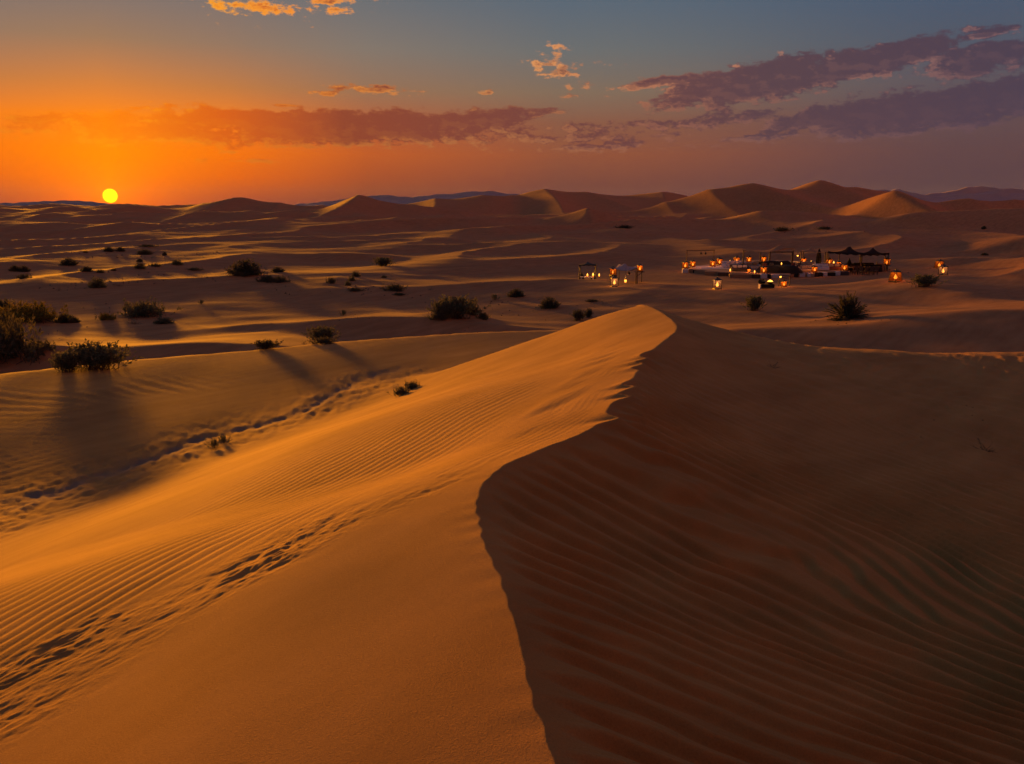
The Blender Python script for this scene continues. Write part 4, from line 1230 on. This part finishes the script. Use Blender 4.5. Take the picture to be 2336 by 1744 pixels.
lan(FL, Z2, 630, 515, 390, 'broad amber lantern below the left post of the dark canopies', PLAT + .3)
lan(A, Z2, 782, 527, 445, 'dim small lantern further back below the taller dark canopy', PLAT + .1)
lan(FL, Z2, 870, 607, 475, 'amber lantern left of the black sofas, below the taller dark canopy', .42)
lan(FL, Z2, 1675, 778, 560, 'large amber lantern flaring to its foot, alone on the sand right of the canopies', sand=True, rz=.45)
lan(FL, Z4, 1500, 640, 355, 'amber lantern at the far right, half hidden by the pink lantern', sand=True)
lan(PA, Z4, 1605, 826, 500, 'pink white lantern at the far right, in front of the amber one', sand=True, rz=.15)
# lantern on a pole, right corner of the dark canopies
pz = zp(Z2, 1532, 614, 0); hh = hpx(pz, 92)
t = empty('lantern_stand', pz)
MB().tube([(0, 0, -.1), (0, 0, hh - .05)], .05, 6).build('post', WOOD, t); MB().box((0, 0, hh - .03), (.6, .6, .05)).build('top', WOOD, t)
MB().box((0, 0, .03), (1.5, .4, .06)).build('foot', WOOD, t)
tag(t, 'dark post carrying a lantern at the right corner of the dark canopies', 'stand')
lantern(copy_tree(A), pz + Vector((0, 0, hh)), hpx(pz, 130), 'amber lantern on the dark post at the right corner of the dark canopies')
# left group by the white canopy
lan(PA, Z3, 1220, 738, 470, 'large lantern with pale violet glass in front of the white canopy', sand=True, rz=.12)
pz = GF(*Z3(1190, 640)); hh = s3(pz, 150)
t = empty('lantern_stand', pz)
MB().box((0, 0, hh - .04), (.8, .8, .07)).build('top', WOOD, t)
for sx in (-1, 1):
    for sy in (-1, 1): MB().box((sx * .3, sy * .3, (hh - .08) / 2), (.07, .07, hh - .08)).build('leg', WOOD, t)
tag(t, 'wooden stand behind the pale violet lantern at the left of the white canopy', 'stand')
lantern(copy_tree(A), pz + Vector((0, 0, hh)), s3(pz, 215), 'amber lantern on a stand right above the pale violet lantern')
pz = GF(*Z3(1790, 752)); hh = s3(pz, 335)
t = empty('lantern_stand', pz)
MB().tube([(-.35, 0, -.1), (-.35, 0, hh)], .05, 6).build('post', WOOD, t); MB().box((0, 0, hh + .03), (.95, .6, .06)).build('shelf', WOOD, t)
MB().tube([(-.35, 0, hh - .5), (.3, 0, hh - .01)], .03, 5).build('brace', WOOD, t)
tag(t, 'post with a lantern shelf at the right corner of the white canopy', 'stand')
lantern(copy_tree(A), pz + Vector((.02, 0, hh + .06)), s3(pz, 180), 'amber lantern high on the shelf at the right corner of the white canopy')
p = GF(*Z3(1475, 690)); t = empty('floor_rug', p)
MB().box((0, 0, .05), (2.6, 1.6, .02), .05).build('weave', REDC, t); MB().box((0, 0, .066), (2.0, 1.1, .01), .05).build('border', RUG, t)
tag(t, 'red brown rug on the sand beneath the white canopy', 'rug')
glow_candle(p + Vector((0, 0, .075)), 2.2, 'round candle on the rug beneath the white canopy', light=5)
for zx, zy, lb in ((1475, 560, 'dark pot hanging above the round candle beneath the white canopy'), (1550, 440, 'dark lamp hanging at the middle of the white canopy')):
    p = GF(*Z3(zx, 690)); hh = s3(p, 690 - zy)
    t = empty('hanging_pot', p + Vector((0, 0, hh)))
    MB().lathe([(.04, -.18), (.14, -.1), (.16, .02), (.05, .14)], 8).build('pot', IRON, t, True); MB().tube([(0, 0, .12), (0, 0, s3(p, zy - 330) )], .012, 4).build('cord', IRON, t)
    tag(t, lb, 'pot')
# ------------------------------------------------------------------ shrubs
def leaf_mat(name, c1, c2):
    m = Mat(name)
    oi = m.add('ShaderNodeNewGeometry')
    tcn = m.add('ShaderNodeTexCoord')
    nz = m.noise(tcn.outputs['Object'], 4.0, 3, .6)
    f = m.math('ADD', m.math('MULTIPLY', oi.outputs['Random Per Island'], .6), m.math('MULTIPLY_ADD', nz, .8, -.2), clamp=True)
    col = m.mix(f, c1, c2)
    d = m.add('ShaderNodeBsdfDiffuse'); t = m.add('ShaderNodeBsdfTranslucent')
    m.l.new(col, d.inputs[0]); m.l.new(col, t.inputs[0])
    x = m.add('ShaderNodeMixShader'); x.inputs[0].default_value = 0.3
    m.l.new(d.outputs[0], x.inputs[1]); m.l.new(t.outputs[0], x.inputs[2]); m.l.new(x.outputs[0], m.out.inputs[0])
    return m.m
LEAF = leaf_mat('grey_green_leaves', (0.08, 0.085, 0.052), (0.21, 0.21, 0.125))
LEAFD = leaf_mat('dark_green_leaves', (0.055, 0.055, 0.038), (0.15, 0.145, 0.09))
LEAFY = leaf_mat('yellow_green_leaves', (0.11, 0.10, 0.022), (0.24, 0.19, 0.04))
TWIG = simple('dry_twig', (0.06, 0.038, 0.026), 0.9, 0.3, 10)

def leaf(m, p, d, ln, wd, rnd):
    d = d.normalized(); s = d.cross(Vector((rnd.uniform(-1, 1), rnd.uniform(-1, 1), rnd.uniform(-1, 1)))).normalized() * wd
    e = p + d * ln; c = p + d * ln * .5
    m.add([p, c + s, e, c - s], [(0, 1, 2, 3)])

def make_shrub(kind, name, leafm, seed, n):
    """unit sized bush, one metre wide and about as tall as it is made"""
    rnd = random.Random(seed)
    t = empty(name)
    st, lf = MB(), MB()
    for i in range(n):
        a = rnd.uniform(0, 2 * math.pi)
        if kind == 'round':
            tilt = math.acos(1 - rnd.random() * .98); L = rnd.uniform(.42, .56); base = .10; curl = .12
        elif kind == 'broom':
            tilt = abs(rnd.gauss(0, .48)); L = rnd.uniform(.6, .95); base = .14; curl = .05
        elif kind == 'clump':
            tilt = rnd.uniform(.2, 1.35); L = rnd.uniform(.3, .55); base = .34; curl = .1
        elif kind == 'palm':
            tilt = rnd.uniform(.05, 1.5); L = rnd.uniform(.55, .80) * (1 - .12 * tilt); base = .05; curl = -.30 * tilt
        else:
            tilt = rnd.uniform(.6, 1.45); L = rnd.uniform(.25, .6); base = .06; curl = -.05
        b = Vector((rnd.gauss(0, base), rnd.gauss(0, base * .8), -.04))
        d = Vector((math.sin(tilt) * math.cos(a), math.sin(tilt) * math.sin(a), math.cos(tilt)))
        pts = []
        seg = 5
        for k in range(seg + 1):
            f = k / seg
            pts.append(b + d * L * f + Vector((rnd.gauss(0, .012), rnd.gauss(0, .012), curl * f * f * L)))
        rr = .007 if kind != 'palm' else .010
        st.tube(pts, [rr * (1 - .75 * k / seg) for k in range(seg + 1)], 3)
        nl = {'round': 26, 'broom': 24, 'clump': 22, 'palm': 44, 'twig': 5}[kind]
        for k in range(nl):
            f = (rnd.uniform(.30, 1.0) if kind != 'palm' else .15 + .85 * k / nl)
            i0 = min(int(f * seg), seg - 1); p = pts[i0].lerp(pts[i0 + 1], f * seg - i0)
            dd = (pts[i0 + 1] - pts[i0]).normalized()
            if kind == 'palm':
                sd = dd.cross(Vector((0, 0, 1))).normalized() * (1 if k % 2 else -1)
                leaf(lf, p, dd * .75 + sd * .6 + Vector((0, 0, rnd.uniform(-.1, .2))), .15 * (1.15 - f * .6), .010, rnd)
            else:
                o = Vector((rnd.gauss(0, 1), rnd.gauss(0, 1), rnd.gauss(0, 1))).normalized()
                ln = {'round': .085, 'broom': .10, 'clump': .09, 'twig': .05}[kind]
                leaf(lf, p + o * .02, dd * {'broom': 1.5}.get(kind, .9) + o * .8, ln * rnd.uniform(.6, 1.3), ln * rnd.uniform(.16, .26), rnd)
    st.build('stems', TWIG, t)
    lf.build('foliage', leafm, t)
    return t

SH = {
 'round': make_shrub('round', 'round_shrub', LEAFD, 1, 120),
 'round_b': make_shrub('round', 'round_shrub', LEAF, 2, 100),
 'broom': make_shrub('broom', 'broom_shrub', LEAF, 3, 110),
 'broom_d': make_shrub('broom', 'broom_shrub', LEAFD, 4, 90),
 'clump': make_shrub('clump', 'spreading_shrub', LEAFD, 5, 120),
 'clump_g': make_shrub('clump', 'spreading_shrub', LEAF, 6, 120),
 'yellow': make_shrub('clump', 'yellow_shrub', LEAFY, 7, 110),
 'palm': make_shrub('palm', 'fan_shrub', LEAFD, 8, 80),
 'twig': make_shrub('twig', 'dry_twigs', TWIG, 9, 16),
 'tuft': make_shrub('broom', 'grass_tuft', LEAF, 10, 40),
}
NAT = {'round': .52, 'round_b': .52, 'broom': .85, 'broom_d': .85, 'clump': .5, 'clump_g': .5, 'yellow': .5, 'palm': .70, 'twig': .3, 'tuft': .85}
WID = {'round': 1.0, 'round_b': 1.0, 'broom': .85, 'broom_d': .85, 'clump': 1.3, 'clump_g': 1.3, 'yellow': 1.3, 'palm': 1.15, 'twig': 1.05, 'tuft': .85}
shrub_n = 0
def shrub(kind, xd, yd, w, h, label, group=None, dy=0.0):
    """xd, yd: foot of the bush in the photograph; w, h: its size there"""
    global shrub_n
    p = hitd(xd, yd)
    if p is None: print('no hit', label); return
    x, y, z = p
    dist = math.hypot(y, 0)
    W = w * K / FPX * dist; H = h * K / FPX * dist
    src = SH[kind]
    o = src if src.name not in used else copy_tree(src)
    used.add(src.name)
    y += dy; z = float(height(x, y))
    o.location = (x, y, z - .02 * H)
    sw = W / WID[kind]
    o.scale = (sw, max(sw * .55, min(sw, H / NAT[kind] * 1.4)), H / NAT[kind]); o.rotation_euler = (0, 0, (0, math.pi)[shrub_n % 2] + random.uniform(-.3, .3))
    shrub_n += 1
    tag(o, label, 'shrub', group or 'desert shrubs')
    return o

# close ones
shrub('broom', 212, 797, 112, 54, 'biggest feathery grey green shrub, right one of the pair on the near dune edge')
shrub('broom', 145, 803, 52, 42, 'smaller feathery shrub left of the big one on the near dune edge')
shrub('twig', 262, 785, 46, 14, 'low twigs trailing right from the big feathery shrub')
shrub('clump', 5, 772, 135, 84, 'large dark tangled bush cut off by the left edge')
shrub('clump', -10, 735, 90, 70, 'dark bush at the left edge just above the large tangled one')
shrub('clump', 92, 755, 40, 20, 'small dark shrub at the right foot of the large tangled bush')
shrub('yellow', 50, 692, 115, 42, 'wide yellow green shrub behind the large bush at the left edge')
shrub('clump', 5, 668, 40, 22, 'dark shrub at the left edge above the yellow green one')
shrub('clump_g', 98, 690, 45, 18, 'grey green shrub between the yellow one and the dark round one at the left')
shrub('round', 140, 697, 36, 20, 'dark round shrub right of the wide yellow green shrub')
shrub('round', 162, 697, 18, 12, 'tiny dark shrub touching the right side of a dark round shrub')
shrub('yellow', 232, 691, 30, 16, 'small yellow shrub between two dark shrubs at the left')
shrub('clump_g', 309, 681, 74, 34, 'wide grey green shrub on a sand mound at the left')
shrub('twig', 292, 700, 52, 12, 'low sparse twigs below the wide grey green mound shrub')
shrub('round_b', 353, 699, 40, 14, 'low flat shrub right of the sparse twigs, beside the lit sand edge')
shrub('broom', 697, 741, 52, 34, 'open twiggy shrub behind the long lit dune edge, left of centre')
shrub('clump', 700, 742, 38, 14, 'low dark clump at the foot of the open twiggy shrub')
shrub('broom_d', 575, 754, 46, 19, 'low brown shrub half sunk behind the long lit dune edge')
shrub('twig', 656, 744, 22, 9, 'small twigs left of the open twiggy shrub')
shrub('tuft', 742, 682, 12, 12, 'tiny tuft alone on the smooth slope right of the mid dune')
shrub('broom', 985, 687, 74, 44, 'tallest green shrub in the middle, growing on a sand mound')
shrub('broom', 955, 688, 36, 36, 'left shoulder of the tall middle mound, a narrow green shrub')
shrub('clump', 948, 690, 30, 16, 'dark low shrub at the left foot of the middle mound')
shrub('round_b', 1020, 678, 36, 28, 'grey bush on the right side of the middle mound')
shrub('clump', 1044, 690, 20, 16, 'dark low shrub at the right foot of the middle mound')
shrub('round', 1115, 641, 33, 17, 'small round dark shrub left of the black shelter')
shrub('round', 1188, 664, 38, 22, 'round dark shrub below the black shelter')
shrub('broom_d', 1250, 692, 24, 22, 'dark shrub just behind the lit crest, the left one of two')
shrub('broom_d', 1272, 686, 16, 18, 'dark shrub just behind the lit crest, the right one of two')
shrub('broom', 1630, 671, 32, 30, 'feathery green shrub behind the crest, below the platform')
shrub('palm', 1832, 687, 98, 62, 'large spiky bush with fanned fronds on the right, in front of the camp')
shrub('twig', 1812, 690, 64, 14, 'low twigs at the foot of the large spiky bush')
shrub('broom', 1998, 619, 48, 24, 'wide grey green tuft right of the large flared lantern')
shrub('clump_g', 868, 853, 30, 20, 'small green plant on the near dune, left half of a pair')
shrub('clump_g', 890, 840, 30, 18, 'small green plant on the near dune, right half of a pair')
shrub('tuft', 462, 968, 24, 20, 'left green tuft on the dark crust strip in the near valley')
shrub('tuft', 484, 958, 20, 18, 'right green tuft on the dark crust strip in the near valley')
shrub('twig', 2130, 975, 62, 26, 'bare dry twigs on the shaded slope near the right edge')
shrub('twig', 1668, 795, 44, 14, 'dark dead twigs high on the shaded slope behind the crest')
# further out
FAR = [
 ('round', 530, 593, 64, 32, 'largest round bush of the middle distance, on its own small rise'),
 ('clump', 577, 609, 30, 15, 'dark shrub below and right of the largest round bush, left of a pair'),
 ('clump', 606, 610, 28, 14, 'dark shrub below and right of the largest round bush, right of a pair'),
 ('round', 601, 588, 25, 11, 'small dark shrub right of the largest round bush'),
 ('twig', 575, 583, 12, 5, 'tiny shrub between the largest round bush and its right neighbour'),
 ('round_b', 210, 621, 34, 22, 'brown green bush with a dark foot, left of the middle distance'),
 ('twig', 258, 618, 40, 6, 'flat line of low twigs right of the brown green bush'),
 ('twig', 126, 628, 20, 8, 'small twigs left of the brown green bush'),
 ('round', 32, 586, 20, 13, 'left one of two dark shrubs touching near the left edge'),
 ('round', 52, 587, 22, 13, 'right one of two dark shrubs touching near the left edge'),
 ('clump', 52, 602, 24, 10, 'flat dark shrub below the touching pair at the left edge'),
 ('round', 149, 573, 32, 15, 'dark oval shrub on the lit rise at the left'),
 ('round', 187, 586, 22, 10, 'small oval shrub below and right of the dark oval one'),
 ('round_b', 216, 589, 16, 7, 'tiny green shrub in a row of three on the lit rise'),
 ('round', 246, 585, 10, 5, 'tiniest dark shrub of the row on the lit rise'),
 ('round_b', 302, 580, 22, 13, 'green shrub on the lit crest, left of the rounded one'),
 ('round', 302, 566, 12, 7, 'dark little shrub directly above the green one on the lit crest'),
 ('clump', 335, 576, 22, 7, 'low flat shrub on the lit crest between two green ones'),
 ('round_b', 383, 572, 22, 12, 'rounded green shrub at the right end of the lit crest'),
 ('round', 313, 550, 30, 11, 'dark low bush in the far left, below a flat line of shrubs'),
 ('clump', 318, 533, 30, 5, 'flat dark line of shrubs, farthest at the left'),
 ('round', 235, 544, 20, 11, 'left one of two small shrubs far left'),
 ('round', 260, 543, 18, 9, 'right one of two small shrubs far left'),
 ('round', 185, 546, 9, 4, 'tiny shrub left of the two small shrubs far left'),
 ('twig', 255, 557, 18, 5, 'low dark twigs below the two small shrubs far left'),
 ('round', 356, 552, 9, 8, 'tiny round shrub right of the dark low bush'),
 ('broom', 828, 575, 32, 18, 'dark bush on the shaded dune flank left of centre'),
 ('round', 830, 600, 11, 5, 'tiny shrub below the dark bush of the shaded flank'),
 ('round_b', 769, 598, 18, 13, 'upper shrub of the little cluster in the central hollow'),
 ('round_b', 760, 607, 15, 11, 'middle shrub of the little cluster in the central hollow'),
 ('round_b', 752, 617, 12, 11, 'lower shrub of the little cluster in the central hollow'),
 ('clump', 716, 612, 16, 13, 'small shrub at the left of the central hollow'),
 ('clump', 768, 629, 24, 8, 'flat shrub at the bottom of the central hollow'),
 ('clump', 853, 628, 34, 15, 'wide low shrub right of the central hollow'),
 ('clump', 862, 638, 20, 6, 'thin line of twigs below the wide low shrub'),
 ('twig', 929, 627, 20, 7, 'low twigs on the lit edge right of the wide low shrub'),
 ('tuft', 435, 657, 10, 9, 'tiny tuft on the lit crest of the left middle dune'),
 ('twig', 300, 672, 42, 7, 'flat dark shrub on the lit line above the wide mound shrub'),
 ('clump', 420, 584, 24, 6, 'flat dark shrub left of the largest round bush'),
 ('clump', 1350, 493, 26, 7, 'dark shrub on the far dune right of centre'),
 ('clump', 1690, 499, 24, 9, 'left dark shrub on the far slope above the camp'),
 ('clump', 1782, 495, 22, 6, 'right dark shrub on the far slope above the camp'),
 ('round', 2126, 495, 9, 7, 'tiny dark shrub high on the right slope'),
 ('round', 2128, 552, 13, 6, 'dark little shrub on the slope right of the camp'),
 ('clump', 1280, 652, 22, 6, 'flat dark shrub just below the black shelter'),
 ('tuft', 1070, 648, 16, 12, 'twiggy tuft on the lit edge above the middle mound'),
]
for k, xd, yd, w, h, lb in FAR: shrub(k, xd, yd, w, h, lb, 'shrubs in the middle distance')

# ------------------------------------------------------------------ litter: stubble and crumbs nobody could count
rnd = random.Random(99)
lit = MB()
def crumb(p, s):
    a = rnd.uniform(0, 6.28); c, n_ = math.cos(a) * s, math.sin(a) * s
    lit.add([(p[0] - c, p[1] - n_, p[2] - .1 * s), (p[0] + c, p[1] + n_, p[2] - .1 * s), (p[0] - n_ * .7, p[1] + c * .7, p[2] - .1 * s), (p[0], p[1], p[2] + .75 * s)], [(0, 1, 3), (1, 2, 3), (2, 0, 3)])
for cx_, cy_, sx, sy, n_, s in [(150, 620, 130, 12, 26, 1.6), (300, 600, 120, 14, 22, 1.6), (470, 600, 40, 10, 10, 1.5), (250, 670, 120, 16, 26, 1.5), (620, 625, 60, 14, 14, 1.4), (800, 620, 70, 16, 24, 1.4),
                                (1000, 650, 120, 18, 24, 1.4), (1150, 668, 90, 14, 22, 1.2), (1280, 660, 70, 10, 16, 1.2), (760, 690, 60, 14, 10, 1.0), (1830, 695, 70, 8, 16, 1.2), (1000, 712, 60, 6, 10, .9),
                                (120, 720, 60, 12, 12, 1.1), (2000, 590, 120, 14, 14, 1.2), (1700, 500, 120, 10, 14, 1.6), (330, 552, 160, 10, 20, 1.6), (2080, 920, 100, 40, 26, 1.2)]:
    for i in range(n_):
        xd = rnd.gauss(cx_, sx * .6); yd = rnd.gauss(cy_, sy * .6)
        p = hitd(xd, yd)
        if p is None: continue
        crumb(p, s * rnd.uniform(.5, 1.6) * K / FPX * p[1] * 1.4)
lo = lit.build('ground_litter', TWIG)
tag(lo, 'scattered dry stubble and dark crumbs on the sand', kind='stuff')
